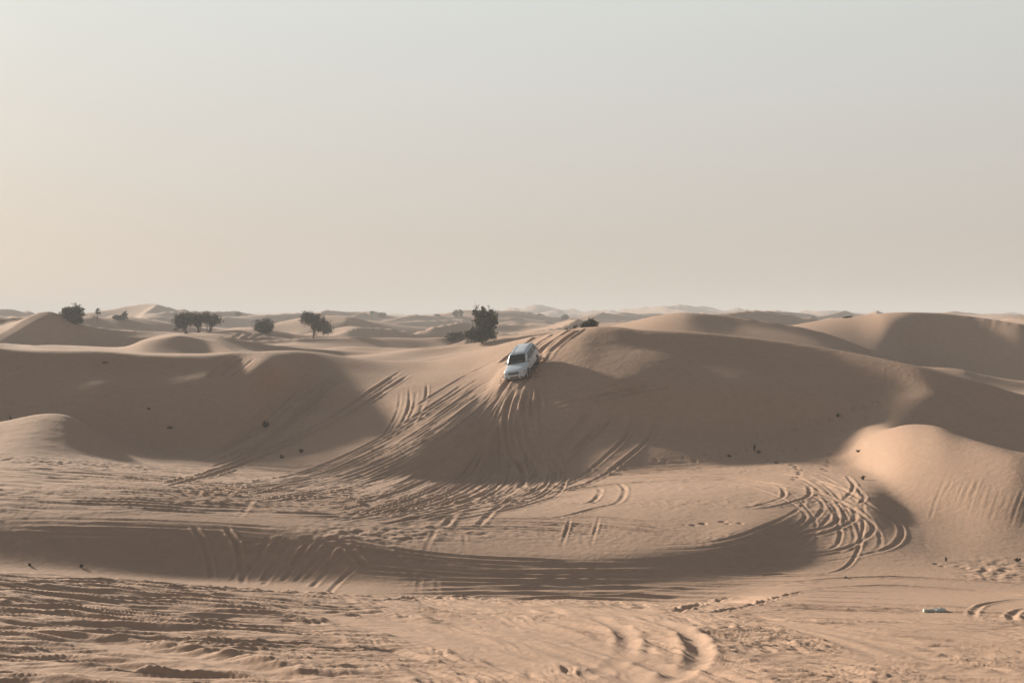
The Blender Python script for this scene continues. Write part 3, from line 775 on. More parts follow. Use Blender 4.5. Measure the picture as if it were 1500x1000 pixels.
M_PAINT = simple_mat('white_paint', (0.56, 0.635, 0.70), 0.35, coat=0.5, noise=0.03, scale=2)
M_GLASS = simple_mat('dark_glass', (0.010, 0.013, 0.014), 0.15, spec=0.35, noise=0.1)
M_BLACK = simple_mat('black_plastic', (0.022, 0.022, 0.024), 0.6)
M_TYRE = simple_mat('tyre_rubber', (0.028, 0.026, 0.025), 0.9, spec=0.2, noise=0.3)
M_CHROME = simple_mat('grey_metal', (0.45, 0.46, 0.47), 0.3, metal=0.8, noise=0.05)
M_LAMP = simple_mat('lamp_glass', (0.62, 0.64, 0.66), 0.1, spec=0.8, noise=0.05)
M_AMBER = simple_mat('amber_plastic', (0.55, 0.16, 0.03), 0.3)
M_RED = simple_mat('red_plastic', (0.35, 0.02, 0.02), 0.3)
M_REFLECTION = simple_mat('reflection_grey', (0.22, 0.21, 0.2), 0.8)  # tone of the reflection stripe painted on the windscreen


def mesh_obj(name, bm, mat, parent=None, smooth_=True, mats=None):
    me = bpy.data.meshes.new(name); bm.to_mesh(me); bm.free()
    for m in (mats or [mat]): me.materials.append(m)
    if smooth_:
        me.polygons.foreach_set('use_smooth', np.ones(len(me.polygons), bool))
    o = bpy.data.objects.new(name, me); COL.objects.link(o)
    if parent is not None: o.parent = parent
    return o


def bevel_all(bm, w, seg=2):
    bmesh.ops.bevel(bm, geom=list(bm.edges), offset=w, segments=seg, affect='EDGES', profile=0.6)


def box_bm(cx, cy, cz, sx_, sy_, sz_, bev=0.0, rot=None, seg=2):
    bm = bmesh.new(); bmesh.ops.create_cube(bm, size=1.0)
    bmesh.ops.scale(bm, vec=(sx_, sy_, sz_), verts=bm.verts)
    if bev: bevel_all(bm, bev, seg)
    if rot is not None: bmesh.ops.rotate(bm, cent=(0, 0, 0), matrix=rot, verts=bm.verts)
    bmesh.ops.translate(bm, vec=(cx, cy, cz), verts=bm.verts)
    return bm


def loft(rings, cap=True, closed=True):
    bm = bmesh.new(); V = [[bm.verts.new(p) for p in r] for r in rings]
    n = len(rings[0])
    for a, b in zip(V[:-1], V[1:]):
        for k in range(n if closed else n - 1):
            bm.faces.new((a[k], a[(k + 1) % n], b[(k + 1) % n], b[k]))
    if cap:
        bm.faces.new(V[0][::-1]); bm.faces.new(V[-1])
    bmesh.ops.recalc_face_normals(bm, faces=bm.faces)
    return bm


car = bpy.data.objects.new('off_road_car', None); COL.objects.link(car)
car.empty_display_size = 0.5
tag(car, 'white off-road car driving nose down the steep dune face, tyre tracks all around it', 'car')

# lower body: stations from nose to tail (y, half width, bottom, top)
ST = [(2.28, 0.60, 0.52, 0.86), (2.25, 0.74, 0.46, 0.94), (2.14, 0.87, 0.40, 1.00), (1.9, 0.925, 0.40, 1.05), (1.45, 0.94, 0.40, 1.10), (0.95, 0.935, 0.40, 1.15),
      (0.4, 0.935, 0.40, 1.17), (-0.6, 0.94, 0.40, 1.18), (-1.4, 0.94, 0.40, 1.18), (-2.0, 0.92, 0.44, 1.17), (-2.2, 0.86, 0.48, 1.14), (-2.27, 0.74, 0.55, 1.08)]
rings = []
for y, w, zb, zt in ST:
    h = zt - zb
    half = [(0.0, zb), (w * 0.8, zb), (w * 0.94, zb + 0.03), (w, zb + 0.13), (w * 0.985, zb + h * 0.45), (w, zb + h * 0.62), (w * 0.985, zt - 0.13), (w * 0.93, zt - 0.045), (w * 0.82, zt - 0.008), (w * 0.5, zt + 0.018), (0, zt + 0.02)]
    ring = [(x, y, z) for x, z in half] + [(-x, y, z) for x, z in half[-2:0:-1]]
    rings.append(ring)
bm = loft(rings)
# wheel openings are pressed inwards
for v in bm.verts:
    for wy in (1.38, -1.36):
        d = math.hypot(v.co.y - wy, v.co.z - 0.40)
        if abs(v.co.x) > 0.6 and d < 0.30: v.co.x *= 0.86
body = mesh_obj('body', bm, M_PAINT, car)
sd = body.modifiers.new('round', 'SUBSURF'); sd.levels = 1; sd.render_levels = 2


def ring_round(y0, y1, w, z, n=6, r=0.16):
    pts = []
    for cx, cy, a0 in ((w - r, y0 - r, 0), (-(w - r), y0 - r, 90), (-(w - r), y1 + r, 180), (w - r, y1 + r, 270)):
        for k in range(n):
            a = math.radians(a0 + 90 * k / (n - 1)); pts.append((cx + r * math.cos(a), cy + r * math.sin(a), z))
    return pts


GH = [(1.02, -2.18, 0.875, 1.12, 0.16), (0.78, -2.14, 0.845, 1.30, 0.15), (0.40, -2.05, 0.79, 1.56, 0.15), (0.26, -1.98, 0.755, 1.66, 0.15), (0.14, -1.90, 0.71, 1.725, 0.18), (-0.1, -1.72, 0.56, 1.765, 0.2), (-0.5, -1.2, 0.2, 1.775, 0.12)]
bm = loft([ring_round(a, b, w, z, 5, r) for a, b, w, z, r in GH])
mesh_obj('roof', bm, M_PAINT, car)


def gh_at(z):
    zs = [g[3] for g in GH]
    return [float(np.interp(z, zs, [g[k] for g in GH])) for k in (0, 1, 2)]


def pane(name, quad, off, parent=car, mat=M_GLASS, thick=0.012):
    """a slightly rounded pane from four corners, lifted off the surface by off"""
    q = [Vector(p) for p in quad]
    n = (q[1] - q[0]).cross(q[3] - q[0]).normalized()
    if n.dot(Vector(off)) < 0: n = -n
    bm = bmesh.new()
    a = [bm.verts.new(p + n * 0.014) for p in q]; b = [bm.verts.new(p - n * thick) for p in q]
    bm.faces.new(a); bm.faces.new(b[::-1])
    for k in range(4): bm.faces.new((a[k], b[k], b[(k + 1) % 4], a[(k + 1) % 4]))
    bmesh.ops.recalc_face_normals(bm, faces=bm.faces)
    return mesh_obj(name, bm, mat, parent, smooth_=False)


z0, z1 = 1.17, 1.66
f0, _, w0 = gh_at(z0); f1, _, w1 = gh_at(z1)
ws = pane('windscreen', [(-w0 * 0.86, f0, z0), (w0 * 0.86, f0, z0), (w1 * 0.86, f1, z1), (-w1 * 0.86, f1, z1)], (0, 1, 1))
pane('dashboard_reflection', [(-0.5, f0 - 0.075, z0 + 0.075), (0.5, f0 - 0.075, z0 + 0.075), (0.5, f0 - 0.11, z0 + 0.105), (-0.5, f0 - 0.11, z0 + 0.105)], (0, 1, 1), ws, M_REFLECTION, 0.004)  # pale strip laid on the glass, a painted reflection of the dashboard
for s in (-1, 1):
    wp = box_bm(s * 0.30, f0 - 0.02, z0 + 0.03, 0.52, 0.02, 0.02, 0.006, Matrix.Rotation(s * -0.1, 3, 'Y')); mesh_obj('wiper', wp, M_BLACK, car)
_, r0, rw0 = gh_at(1.2); _, r1, rw1 = gh_at(1.62)
pane('rear_window', [(-rw0 * 0.8, r0, 1.2), (rw0 * 0.8, r0, 1.2), (rw1 * 0.8, r1, 1.62), (-rw1 * 0.8, r1, 1.62)], (0, -1, 0.4))
for s in (-1, 1):
    for (ya0, ya1, yb0, yb1) in ((0.62, 0.06, -0.30, -0.30), (-0.36, -0.36, -1.18, -1.10), (-1.26, -1.18, -1.98, -1.80)):
        zl, zh = 1.2, 1.61
        wl, wh = gh_at(zl)[2], gh_at(zh)[2]
        pane('side_window', [(s * wl, ya0, zl), (s * wl, yb0, zl), (s * wh, yb1, zh), (s * wh, ya1, zh)], (s, 0, 0.3))
    for ya, yb in ((0.62, -0.33), (-0.37, -1.22)):
        dr = mesh_obj('door', box_bm(s * 0.938, (ya + yb) / 2, 0.80, 0.02, ya - yb - 0.03, 0.66, 0.008), M_PAINT, car, False)
        mesh_obj('handle', box_bm(s * 0.962, yb + 0.16, 0.98, 0.025, 0.17, 0.035, 0.008), M_CHROME, dr)
    mesh_obj('side_step', box_bm(s * 0.93, -0.02, 0.40, 0.16, 1.7, 0.05, 0.015), M_BLACK, car)
    mr = mesh_obj('mirror', box_bm(s * 1.05, 0.62, 1.20, 0.22, 0.10, 0.17, 0.04), M_PAINT, car)
    mesh_obj('mirror_glass', box_bm(s * 1.05, 0.562, 1.20, 0.18, 0.01, 0.13, 0.004), M_GLASS, mr)
    mesh_obj('headlight', box_bm(s * 0.66, 2.16, 0.86, 0.30, 0.16, 0.17, 0.05, Matrix.Rotation(s * -0.35, 3, 'Z')), M_LAMP, car)
    mesh_obj('turn_signal', box_bm(s * 0.84, 2.05, 0.86, 0.10, 0.14, 0.12, 0.03, Matrix.Rotation(s * -0.7, 3, 'Z')), M_AMBER, car)
    mesh_obj('fog_light', box_bm(s * 0.62, 2.345, 0.52, 0.15, 0.04, 0.09, 0.015), M_BLACK, car)
    mesh_obj('tail_light', box_bm(s * 0.82, -2.20, 0.98, 0.14, 0.10, 0.34, 0.03), M_RED, car)
    rr = box_bm(s * 0.60, -0.85, 1.80, 0.035, 1.75, 0.03, 0.01)
    rl = mesh_obj('roof_rail', rr, M_CHROME, car)
    for yy in (-0.05, -0.85, -1.65): mesh_obj('bracket', box_bm(s * 0.60, yy, 1.765, 0.03, 0.06, 0.06, 0.006), M_CHROME, rl)
gr = mesh_obj('grille', box_bm(0, 2.262, 0.845, 0.86, 0.07, 0.19, 0.02), M_BLACK, car)
for k in range(3): mesh_obj('grille_bar', box_bm(0, 2.302, 0.79 + k * 0.055, 0.80, 0.016, 0.014), M_CHROME, gr, False)
bp = mesh_obj('front_bumper', box_bm(0, 2.22, 0.58, 1.70, 0.22, 0.30, 0.07, None, 3), M_PAINT, car)
mesh_obj('air_intake', box_bm(0, 2.335, 0.55, 0.74, 0.03, 0.12, 0.01), M_BLACK, bp)
mesh_obj('number_plate', box_bm(0, 2.36, 0.66, 0.46, 0.012, 0.11, 0.003), M_LAMP, bp)
mesh_obj('skid_plate', box_bm(0, 2.16, 0.40, 1.1, 0.2, 0.06, 0.02, Matrix.Rotation(0.4, 3, 'X')), M_CHROME, car)
mesh_obj('rear_bumper', box_bm(0, -2.22, 0.60, 1.72, 0.2, 0.24, 0.05), M_PAINT, car)


def revolve(profile, n=28):
    """profile of (x, r) turned about the x axis"""
    return loft([[(x, r * math.cos(2 * math.pi * k / n), r * math.sin(2 * math.pi * k / n)) for k in range(n)] for x, r in profile], cap=True)


def wheel(x, y, steer=0.0):
    s = 1 if x > 0 else -1
    piv = bpy.data.objects.new('wheel', None); COL.objects.link(piv); piv.parent = car
    piv.location = (x, y, 0.375); piv.rotation_euler = (0, 0, steer)
    t = revolve([(-0.10, 0.24), (-0.12, 0.30), (-0.115, 0.35), (-0.085, 0.375), (0.085, 0.375), (0.115, 0.35), (0.12, 0.30), (0.10, 0.24)])
    mesh_obj('tyre', t, M_TYRE, piv)
    bm = bmesh.new()
    for k in range(6):
        a = k * math.pi / 3
        b_ = box_bm(s * 0.085, 0, 0.12, 0.03, 0.055, 0.22, 0.008)
        bmesh.ops.rotate(b_, cent=(0, 0, 0), matrix=Matrix.Rotation(a, 3, 'X'), verts=b_.verts)
        tmp = bpy.data.meshes.new('tmp'); b_.to_mesh(tmp); b_.free(); bm.from_mesh(tmp); bpy.data.meshes.remove(tmp)
    h = revolve([(s * 0.05, 0.245), (s * 0.10, 0.245), (s * 0.10, 0.215), (s * 0.05, 0.21)], 24)
    tmp = bpy.data.meshes.new('tmp'); h.to_mesh(tmp); h.free(); bm.from_mesh(tmp)
    c = revolve([(s * 0.04, 0.06), (s * 0.11, 0.06), (s * 0.12, 0.03)], 12)
    c.to_mesh(tmp); c.free(); bm.from_mesh(tmp); bpy.data.meshes.remove(tmp)
    mesh_obj('rim', bm, M_CHROME, piv, False)
    # dark arch above the tyre
    bm = bmesh.new()
    vs = []
    for k in range(15):
        a = math.radians(-14 + 208 * k / 14)
        vs.append([bm.verts.new((s * 0.952 + dx_, y + rr_ * math.cos(a), 0.40 + rr_ * math.sin(a))) for dx_, rr_ in ((-0.10 * s, 0.405), (0.006 * s, 0.41), (0.016 * s, 0.455), (-0.02 * s, 0.485))])
    for a_, b_ in zip(vs[:-1], vs[1:]):
        for q in range(3): bm.faces.new((a_[q], b_[q], b_[q + 1], a_[q + 1]))
    bmesh.ops.recalc_face_normals(bm, faces=bm.faces)
    mesh_obj('wheel_arch', bm, M_PAINT, car)
    lin = revolve([(s * 0.66, 0.42), (s * 0.945, 0.42)], 24); bmesh.ops.translate(lin, vec=(0, y, 0.42), verts=lin.verts)
    mesh_obj('wheel_well', lin, M_BLACK, car)


for x in (-0.80, 0.80):
    wheel(x, 1.38, 0.22); wheel(x, -1.36)
mesh_obj('underbody', box_bm(0, 0, 0.37, 1.5, 4.0, 0.14, 0.03), M_BLACK, car)
car.matrix_world = Matrix.Translation(CAR_LOC - Vector(_up) * 0.07) @ CAR_M3.to_4x4() @ Matrix.Scale(0.95, 4)

# sand thrown up by the wheels
bm = bmesh.new()
rs = random.Random(5)
M4 = Matrix.Translation(CAR_LOC) @ CAR_M3.to_4x4()
for (lx, ly, n, sp) in ((-0.95, 1.5, 70, 0.45), (-0.95, -1.3, 50, 0.4), (-1.2, 0.8, 40, 0.7), (0.9, 1.7, 30, 0.3)):
    for k in range(n):
        u = rs.random()
        p = M4 @ Vector((lx + (-1 if lx < 0 else 1) * rs.random() ** 1.5 * sp * 1.8, ly - rs.gauss(0, sp), abs(rs.gauss(0.02, 0.16)) + 0.02))
        r = 0.015 + 0.06 * rs.random() ** 3
        m_ = bmesh.ops.create_icosphere(bm, subdivisions=1, radius=r)
        for v in m_['verts']: v.co = Vector((v.co.x * 1.3, v.co.y, v.co.z * 0.8)) * rs.uniform(0.8, 1.2) + p
tag(mesh_obj('sand_spray', bm, M_SAND), kind='stuff')
# ------------------------------------------------------------------ desert trees, shrubs, weeds
M_LEAF = [simple_mat('leaf_olive', (0.052, 0.056, 0.028), 0.75, spec=0.2, noise=0.3, scale=3), simple_mat('leaf_dark', (0.028, 0.033, 0.019), 0.8, spec=0.2, noise=0.3, scale=3),
          simple_mat('leaf_dusty', (0.080, 0.078, 0.045), 0.8, spec=0.15, noise=0.25, scale=3)]
M_BARK = simple_mat('bark', (0.115, 0.080, 0.055), 0.95, spec=0.1, noise=0.35, scale=8)
M_DRY = simple_mat('dry_twig', (0.10, 0.078, 0.055), 0.95, spec=0.1, noise=0.3, scale=8)


def tube(bm, pts, r0, r1, n=5):
    pts = [Vector(p) for p in pts]; rings_ = []
    for i, p in enumerate(pts):
        d = (pts[min(i + 1, len(pts) - 1)] - pts[max(i - 1, 0)]).normalized()
        a = d.orthogonal().normalized(); b = d.cross(a)
        r = r0 + (r1 - r0) * i / (len(pts) - 1)
        rings_.append([bm.verts.new(p + (a * math.cos(2 * math.pi * k / n) + b * math.sin(2 * math.pi * k / n)) * r) for k in range(n)])
    for A, B in zip(rings_[:-1], rings_[1:]):
        for k in range(n): bm.faces.new((A[k], A[(k + 1) % n], B[(k + 1) % n], B[k]))
    bm.faces.new(rings_[-1])


def leaf_mesh(name, lobes, n_leaf, size, rs, droop=0.5):
    """many small leaves in clumps through the volume of some ellipsoids"""
    P = []; MI = []
    vol = [l[3] * l[4] * l[5] for l in lobes]; tot = sum(vol)
    for (cx, cy, cz, rx, ry, rz), v in zip(lobes, vol):
        m = max(30, int(n_leaf * v / tot)); clumps = max(9, int(m / 22))
        c = rs.normal(size=(clumps, 3)); c /= np.linalg.norm(c, axis=1)[:, None]
        c *= (rs.rand(clumps, 1) ** 0.38)
        per = m // clumps
        tone = rs.choice([0, 1, 1, 2], clumps)
        for k in range(clumps):
            o = np.array([cx, cy, cz]) + c[k] * [rx, ry, rz]
            s = min(rx, rz) * rs.uniform(0.10, 0.26)
            if rs.rand() < 0.22: o = o + c[k] * np.array([rx, ry, rz]) * rs.uniform(0.05, 0.3)
            q = rs.normal(size=(per, 3)) * [s, s, s * 0.9]
            q[:, 2] -= droop * rs.rand(per) ** 2 * s * 2.2
            P.append(o + q); MI.append(np.full(per, tone[k]))
    P = np.concatenate(P); MI = np.concatenate(MI)
    n = len(P)
    a = rs.normal(size=(n, 3)); a[:, 2] -= droop; a /= np.linalg.norm(a, axis=1)[:, None]
    b = np.cross(a, rs.normal(size=(n, 3))); b /= np.linalg.norm(b, axis=1)[:, None]
    L_ = size * rs.uniform(0.7, 1.5, (n, 1)); W_ = L_ * 0.42
    V = np.stack([P - a * L_, P + b * W_, P + a * L_, P - b * W_], 1).reshape(-1, 3)
    me = bpy.data.meshes.new(name)
    me.from_pydata(V.tolist(), [], np.arange(4 * n).reshape(n, 4).tolist())
    for m in M_LEAF: me.materials.append(m)
    me.polygons.foreach_set('material_index', MI.astype(np.int32))
    return me


def place(px, py, Yd):
    """stand a plant in the bearing of a photograph column at distance Yd"""
    x = (px - 750) / F * Yd
    return x, Yd, height_at(x, Yd)


def plant(name, label, cat, px, pyb, pyt, wpx, Yd=None, rmin=24, lobes=None, trunk=None, leaves=1500, leaf=0.09, twigs=0, droop=0.5, seed=1, group=None, sink=0.05, snap=True, stems=0):
    """lobes: (dx, dz, rx, rz) in photograph pixels from the foot; trunk: (dx, dz) points in pixels"""
    if Yd is None:
        g = ground_at(px, pyb, rmin)
        x, y = g; z = height_at(x, y)
    else:
        g = ground_at(px, pyb, Yd * 0.8)
        if snap and g is not None and g[1] < Yd * 1.5:
            x, y = g; z = height_at(x, y)
        else:
            x, y, z = place(px, pyb, Yd)
    s = y / F
    top = EYE - (pyt - HZ) * s              # wanted height of the tip
    H = max(top - z, 0.25)
    hpx = H / s
    k = min(hpx / max(pyb - pyt, 1), 1.8) if Yd is not None else 1.0
    root = bpy.data.objects.new(name, None); COL.objects.link(root)
    root.location = (x, y, z - sink); root.empty_display_size = 0.3
    tag(root, label, cat, group)
    rs = np.random.RandomState(seed)
    rr = random.Random(seed)
    if lobes is None:
        lobes = [(0, (pyb - pyt) * 0.5, wpx * 0.5, (pyb - pyt) * 0.5)]
    L3 = [(a * s, rr.uniform(-0.2, 0.2) * c * s, b * s * k, c * s, c * s * 0.9, d * s * k) for a, b, c, d in lobes]
    bm = bmesh.new()
    tr = trunk or [(0, 0), (wpx * 0.03, (pyb - pyt) * 0.4)]
    pts = [(a * s, 0, b * s * k) for a, b in tr]
    H_ = max(H, 0.3)
    tube(bm, [(pts[0][0], 0, -0.15)] + pts, 0.035 * H_ + 0.01, 0.018 * H_ + 0.006, 7)
    mesh_obj('trunk', bm, M_BARK, root)
    for q in range(stems):
        bm = bmesh.new(); e = rr.choice(L3)
        b0 = Vector((pts[0][0] + rr.uniform(-.12, .12) * wpx * s, rr.uniform(-.1, .1) * wpx * s, -0.1))
        e0 = Vector((e[0] + rr.uniform(-.5, .5) * e[3], e[1], e[2]))
        tube(bm, [b0, b0.lerp(e0, 0.5) + Vector((rr.uniform(-.05, .05) * H_, 0, 0.03)), e0], 0.020 * H_ + 0.006, 0.010 * H_, 6)
        mesh_obj('trunk', bm, M_BARK, root)
    bm = bmesh.new()
    base = Vector(pts[-1])
    for (cx, cy, cz, rx, ry, rz) in L3:
        for q in range(5):
            e = Vector((cx + rr.uniform(-.7, .7) * rx, cy + rr.uniform(-.7, .7) * ry, cz + rr.uniform(-.3, .8) * rz))
            st = base * rr.uniform(0.5, 1.0)
            mid = (st + e) / 2 + Vector((rr.uniform(-.1, .1), rr.uniform(-.1, .1), 0.08)) * H_
            tube(bm, [st, mid, e], 0.014 * H_ + 0.004, 0.004 * H_ + 0.002, 5)
    mesh_obj('branch', bm, M_BARK, root)
    me = leaf_mesh('crown', L3, int(leaves * 1.5), leaf, rs, droop)
    o = bpy.data.objects.new('crown', me); COL.objects.link(o); o.parent = root
    if twigs:
        bm = bmesh.new()
        for t in range(twigs):
            cx, cy, cz, rx, ry, rz = rr.choice(L3)
            st = Vector((cx + rr.uniform(-.8, .8) * rx, cy, cz + rz * 0.3))
            e = st + Vector((rr.uniform(-.12, .12) * H_, rr.uniform(-.1, .1) * H_, rr.uniform(0.06, 0.20) * H_))
            m = (st + e) / 2 + Vector((rr.uniform(-.06, .06) * H_, 0, 0))
            tube(bm, [st, m, e], 0.007 * H_, 0.003 * H_, 4)
            for u in range(4):
                b0 = st.lerp(e, rr.uniform(.4, .9)); tube(bm, [b0, b0 + Vector((rr.uniform(-.1, .1), rr.uniform(-.1, .1), rr.uniform(.03, .12))) * H_], 0.006 * H_, 0.003 * H_, 3)
        tag(mesh_obj('twigs', bm, M_DRY, root), kind='stuff')
    return root


plant('ghaf_tree', 'tallest dark green tree, dense crown drooping to the sand, behind the car', 'tree', 706, 503, 447, 44, rmin=150,
      lobes=[(-8, 46, 6, 7), (2, 49, 7, 6), (12, 45, 6, 8), (18, 39, 5, 7), (-4, 37, 9, 9), (8, 32, 12, 11), (21, 29, 3, 9), (-14, 14, 11, 8), (-2, 15, 13, 10), (11, 17, 9, 9)], trunk=[(1, 0), (0, 10), (3, 24)], leaves=7000, leaf=0.10, twigs=6, droop=1.1, seed=3)
plant('shrub', 'low wide dark shrub just left of the tallest tree', 'shrub', 668, 501, 485, 30, rmin=150,
      lobes=[(-6, 9, 9, 6), (5, 9, 9, 6), (-8, 4, 5, 4)], leaves=2200, leaf=0.08, seed=4)
plant('ghaf_tree', 'tree with a bare trunk and a hanging side lobe, before a sunlit dune', 'tree', 459, 495, 455, 44, rmin=150,
      lobes=[(-6, 30, 13, 8), (-12, 34, 6, 6), (8, 24, 10, 11), (19, 17, 9, 9), (6, 14, 5, 7)], trunk=[(0, 0), (1, 12), (-1, 22)], leaves=5200, leaf=0.09, twigs=4, droop=1.2, seed=5)
plant('shrub', 'squat round green bush with bare twigs on top, right of the thicket', 'bush', 386, 487, 463, 28, rmin=150,
      lobes=[(-6, 11, 8, 9), (5, 11, 9, 11), (0, 6, 13, 6)], leaves=3600, leaf=0.09, twigs=9, seed=6)
plant('acacia_tree', 'leftmost dense tree of the thicket on the left dune, leaves hanging low', 'tree', 270, 487, 455, 30, Yd=219, snap=False,
      stems=3, lobes=[(-6, 20, 10, 9), (7, 21, 11, 9), (-10, 10, 5, 7), (2, 13, 6, 4)], trunk=[(3, 0), (2, 8)], leaves=4200, leaf=0.09, twigs=5, droop=0.9, seed=7)
plant('acacia_tree', 'middle tree of the thicket, many thin stems under a flat crown', 'tree', 291, 487, 454, 26, rmin=150,
      lobes=[(-4, 19, 10, 9), (7, 21, 10, 8), (0, 12, 7, 5)], trunk=[(0, 0), (-2, 11)], stems=4, leaves=3400, leaf=0.085, twigs=7, seed=8)
plant('acacia_tree', 'half bare twiggy tree at the right end of the thicket', 'tree', 308, 486, 448, 26, rmin=150,
      lobes=[(3, 18, 10, 8), (11, 17, 7, 6), (-3, 22, 6, 7)], trunk=[(-2, 0), (3, 10)], stems=4, leaves=1900, leaf=0.08, twigs=18, seed=9)
plant('shrub', 'large rounded bush at far left, on the shaded slope right of the pointed dune', 'bush', 107, 473, 447, 34, rmin=215,
      lobes=[(-6, 13, 11, 9), (5, 15, 10, 10), (3, 6, 12, 6)], leaves=4200, leaf=0.12, seed=10)
plant('sapling', 'thin lone sapling with a small tuft of leaves, between two bushes at far left', 'sapling', 143, 470, 448, 7, rmin=215,
      lobes=[(1, 14, 3, 5)], trunk=[(-2, 0), (1, 10), (0, 18)], leaves=260, leaf=0.10, twigs=4, seed=11)
plant('shrub', 'small ragged bush with one upright clump, left of the low pale dune', 'bush', 178, 468, 454, 24, rmin=215,
      lobes=[(-6, 4, 7, 4), (3, 5, 6, 5), (6, 9, 3, 5)], leaves=1900, leaf=0.11, twigs=2, seed=12)
plant('shrub', 'dark scrub on the crest right of the car tracks', 'bush', 862, 478, 465, 26, Yd=121, snap=False,
      lobes=[(4, 6, 9, 6), (-6, 5, 7, 4), (10, 5, 5, 5)], leaves=2200, leaf=0.06, twigs=8, seed=13)
plant('dry_grass', 'sparse dry grass trailing off the left side of the crest scrub', 'grass clump', 836, 481, 470, 26, Yd=126, snap=False,
      lobes=[(8, 4, 8, 4), (-5, 3, 7, 2)], leaves=420, leaf=0.06, twigs=16, seed=14)
plant('shrub', 'low dark bush with one bare twig, before the right-hand big dune', 'bush', 1241, 473, 464, 18, Yd=235,
      lobes=[(2, 4, 7, 4), (-2, 3, 6, 3)], leaves=1100, leaf=0.09, twigs=2, seed=15)
FAR = [
 (670, 464, 453, 16, 560, 'faint far tree with a slanting crown, standing above the dunes left of the tallest tree', 'tree', [(2, 6, 6, 5), (-4, 3, 4, 3)]),
 (557, 464, 457, 14, 520, 'low far scrub left of centre, on the skyline', 'bush', [(3, 3, 6, 3)]),
 (545, 463, 456, 5, 520, 'tiny far tree standing left of the low skyline scrub', 'tree', [(0, 5, 2, 3)]),
 (350, 463, 458, 8, 500, 'tiny far bush between the thicket and the squat green bush', 'bush', [(0, 3, 4, 3)]),
 (928, 468, 461, 12, 300, 'small bush at the left foot of the sunlit dune right of the car', 'bush', [(1, 3, 6, 3)]),
 (917, 467, 458, 5, 310, 'thin upright bush beside the one at the foot of the sunlit dune', 'bush', [(0, 5, 2, 3)]),
 (828, 468, 461, 10, 700, 'faint far bush above the end of the car tracks', 'bush', [(0, 4, 5, 3)]),
 (792, 466, 460, 8, 800, 'hazy far bush on the plain above the car', 'bush', [(0, 3, 4, 3)]),
 (1192, 469, 463, 6, 520, 'small hazy bush right of the furrowed far dune', 'bush', [(0, 3, 3, 3)]),
 (640, 466, 461, 7, 700, 'hazy far bush left of the slanting far tree', 'bush', [(0, 3, 4, 2)]),
]
for i, (px, pb, pt, w, Yd, lab, cat, lob) in enumerate(FAR):
    plant('far_tree' if cat == 'tree' else 'far_bush', lab, cat, px, pb, pt, w, Yd=Yd, lobes=lob, leaves=700, leaf=0.0005 * Yd, seed=20 + i)


# weeds and dead tufts on the slopes
def weed(px, py, wpx, hpx, label, seed, green=0.5, name='weed', cat='weed', n=60):
    g = ground_at(px, py, 24)
    x, y = g; z = height_at(x, y); s = y / F
    rr = random.Random(seed)
    root = bpy.data.objects.new(name, None); COL.objects.link(root); root.location = (x, y, z)
    root.empty_display_size = 0.2
    tag(root, label, cat)
    bm = bmesh.new(); w = wpx * s; h = hpx * s
    for k in range(n // 3):
        a = rr.uniform(0, 6.28); rad = rr.random() ** 0.6 * w * 0.5
        e = Vector((math.cos(a) * rad, math.sin(a) * rad * 0.8, h * rr.uniform(0.3, 1.0)))
        b0 = Vector((math.cos(a) * rad * 0.25, math.sin(a) * rad * 0.25, -0.03))
        tube(bm, [b0, (b0 + e) / 2 + Vector((0, 0, h * 0.12)), e], 0.010, 0.004, 3)
    mesh_obj('stem', bm, M_DRY, root)
    rs = np.random.RandomState(seed)
    me = leaf_mesh('leaves', [(0, 0, h * 0.45, w * 0.42, w * 0.36, h * 0.42)], n * 2, 0.04, rs, 0.2)
    o = bpy.data.objects.new('leaves', me); COL.objects.link(o); o.parent = root
    return root


weed(389, 627, 12, 10, 'dark round tuft on the shaded bowl slope, largest weed left of the tracks', 1, n=160)
weed(412, 671, 9, 6, 'small dark tuft low on the bowl slope, left of a matching one', 2)
weed(441, 663, 7, 7, 'small dark tuft low on the bowl slope, nearest the track bundle', 3)
weed(217, 602, 9, 3, 'flat dead tuft in the middle of the shaded bowl', 4, n=40)
weed(249, 629, 12, 4, 'flat dead tuft deepest in the shaded bowl', 5, n=50)
weed(153, 533, 14, 4, 'faint flattened tuft just under the left crest', 6, n=50)
weed(14, 616, 4, 9, 'thin upright stalk behind the sunlit mound at the left edge', 7, n=20)
weed(1106, 660, 5, 11, 'thin upright plant on the shaded slope by the footprints', 8, n=40)
weed(1112, 664, 8, 5, 'dark low tuft at the foot of the thin upright plant', 9)
weed(1069, 668, 7, 4, 'small dark tuft at the shadow edge right of centre', 10)
weed(1228, 611, 7, 5, 'small dark tuft highest along the footprint trail', 11)
weed(1258, 661, 8, 4, 'small dark tuft left of the sunlit right-hand mound', 12)
weed(1265, 703, 9, 7, 'dark tuft with a long shadow on bright sand below the right-hand mound', 13)
weed(1137, 679, 7, 3, 'flat tuft on the lit edge above the loop tracks', 14, n=30)
weed(41, 829, 5, 4, 'tiny dark tuft in the shaded hollow at the left edge', 15, n=30)
weed(117, 831, 5, 5, 'tiny dark tuft in the shaded hollow, second from the left', 16, n=30)
weed(1388, 823, 4, 8, 'thin stalk on the flat below the rippled slope at right', 17, n=20)
weed(1492, 824, 12, 6, 'scraggly tuft at the right edge below the rippled slope', 18, n=60)
weed(1240, 848, 4, 4, 'tiny tuft by the ruts below the loops', 19, n=20)

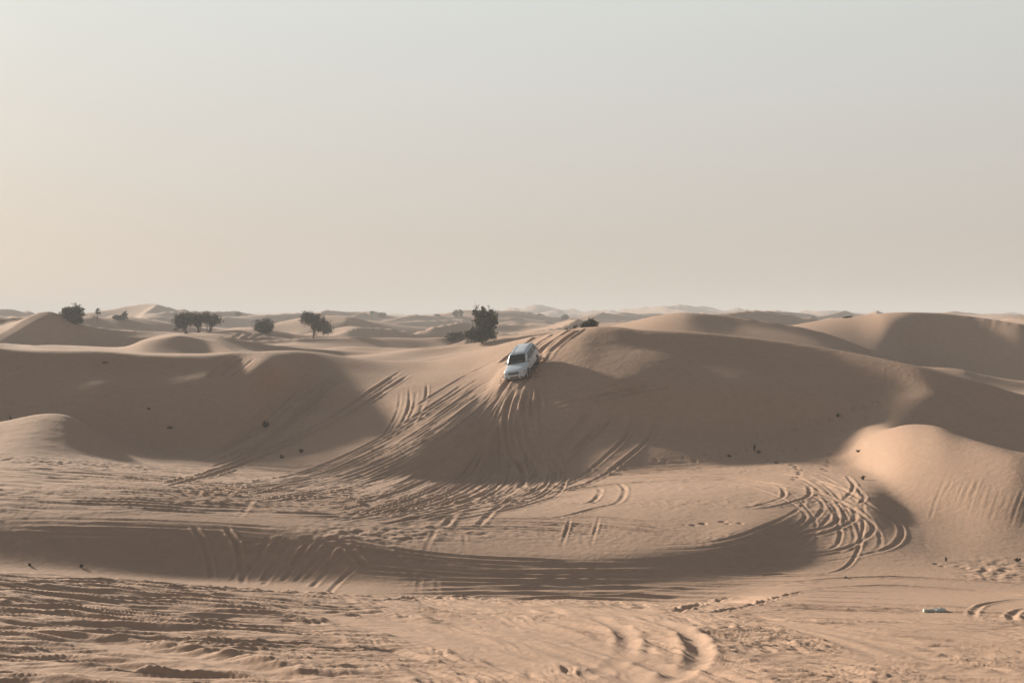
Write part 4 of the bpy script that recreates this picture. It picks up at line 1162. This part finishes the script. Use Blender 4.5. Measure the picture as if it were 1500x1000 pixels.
# ------------------------------------------------------------------ litter on the sand
M_PLASTIC = simple_mat('pale_plastic', (0.42, 0.45, 0.38), 0.45, noise=0.1, scale=10)
M_BAG = simple_mat('white_bag', (0.52, 0.52, 0.50), 0.6, noise=0.08, scale=10)


def litter_bottle(px, py):
    x, y = ground_at(px, py, 24); z = height_at(x, y)
    root = bpy.data.objects.new('plastic_bottle', None); COL.objects.link(root)
    root.location = (x, y, z + 0.045); root.rotation_euler = (0, 0.05, 0.25); root.scale = (1.2, 1.2, 1.25)
    tag(root, 'pale greenish plastic bottle lying on the bright sand at lower right', 'bottle')
    b = revolve([(-0.20, 0.03), (-0.195, 0.055), (-0.12, 0.062), (-0.05, 0.052), (0.04, 0.06), (0.10, 0.05), (0.145, 0.022), (0.165, 0.02)], 16)
    for v in b.verts:
        v.co.z *= 0.85 + 0.1 * math.sin(v.co.x * 60); v.co.z *= 1.0
    mesh_obj('bottle_body', b, M_PLASTIC, root)
    c = revolve([(0.165, 0.025), (0.195, 0.025)], 12); mesh_obj('cap', c, M_BAG, root)


def crumpled(px, py, size, label, seed, name='plastic_bag', cat='plastic bag'):
    x, y = ground_at(px, py, 24); z = height_at(x, y)
    bm = bmesh.new(); bmesh.ops.create_icosphere(bm, subdivisions=3, radius=1.0)
    rs = np.random.RandomState(seed)
    co = np.array([v.co[:] for v in bm.verts])
    r = 1 + 0.35 * perlin(co[:, 0] * 2.1 + seed, co[:, 1] * 2.1 + co[:, 2], seed) + 0.2 * perlin(co[:, 0] * 5, co[:, 1] * 5 + co[:, 2] * 4, seed + 1)
    for v, q in zip(bm.verts, r):
        v.co = Vector((v.co.x * q * size * 1.25, v.co.y * q * size * 0.8, max(v.co.z * q, -0.3) * size * 0.55))
    o = mesh_obj(name, bm, M_BAG, None, False)
    o.location = (x, y, z + size * 0.2)
    tag(o, label, cat)


litter_bottle(1365, 898)
crumpled(1379, 897, 0.16, 'crumpled white plastic bag lying against the bottle at lower right', 3)
crumpled(243, 701, 0.07, 'tiny white scrap on the tracked flat at left, below the shaded bowl', 5, 'plastic_scrap', 'scrap')
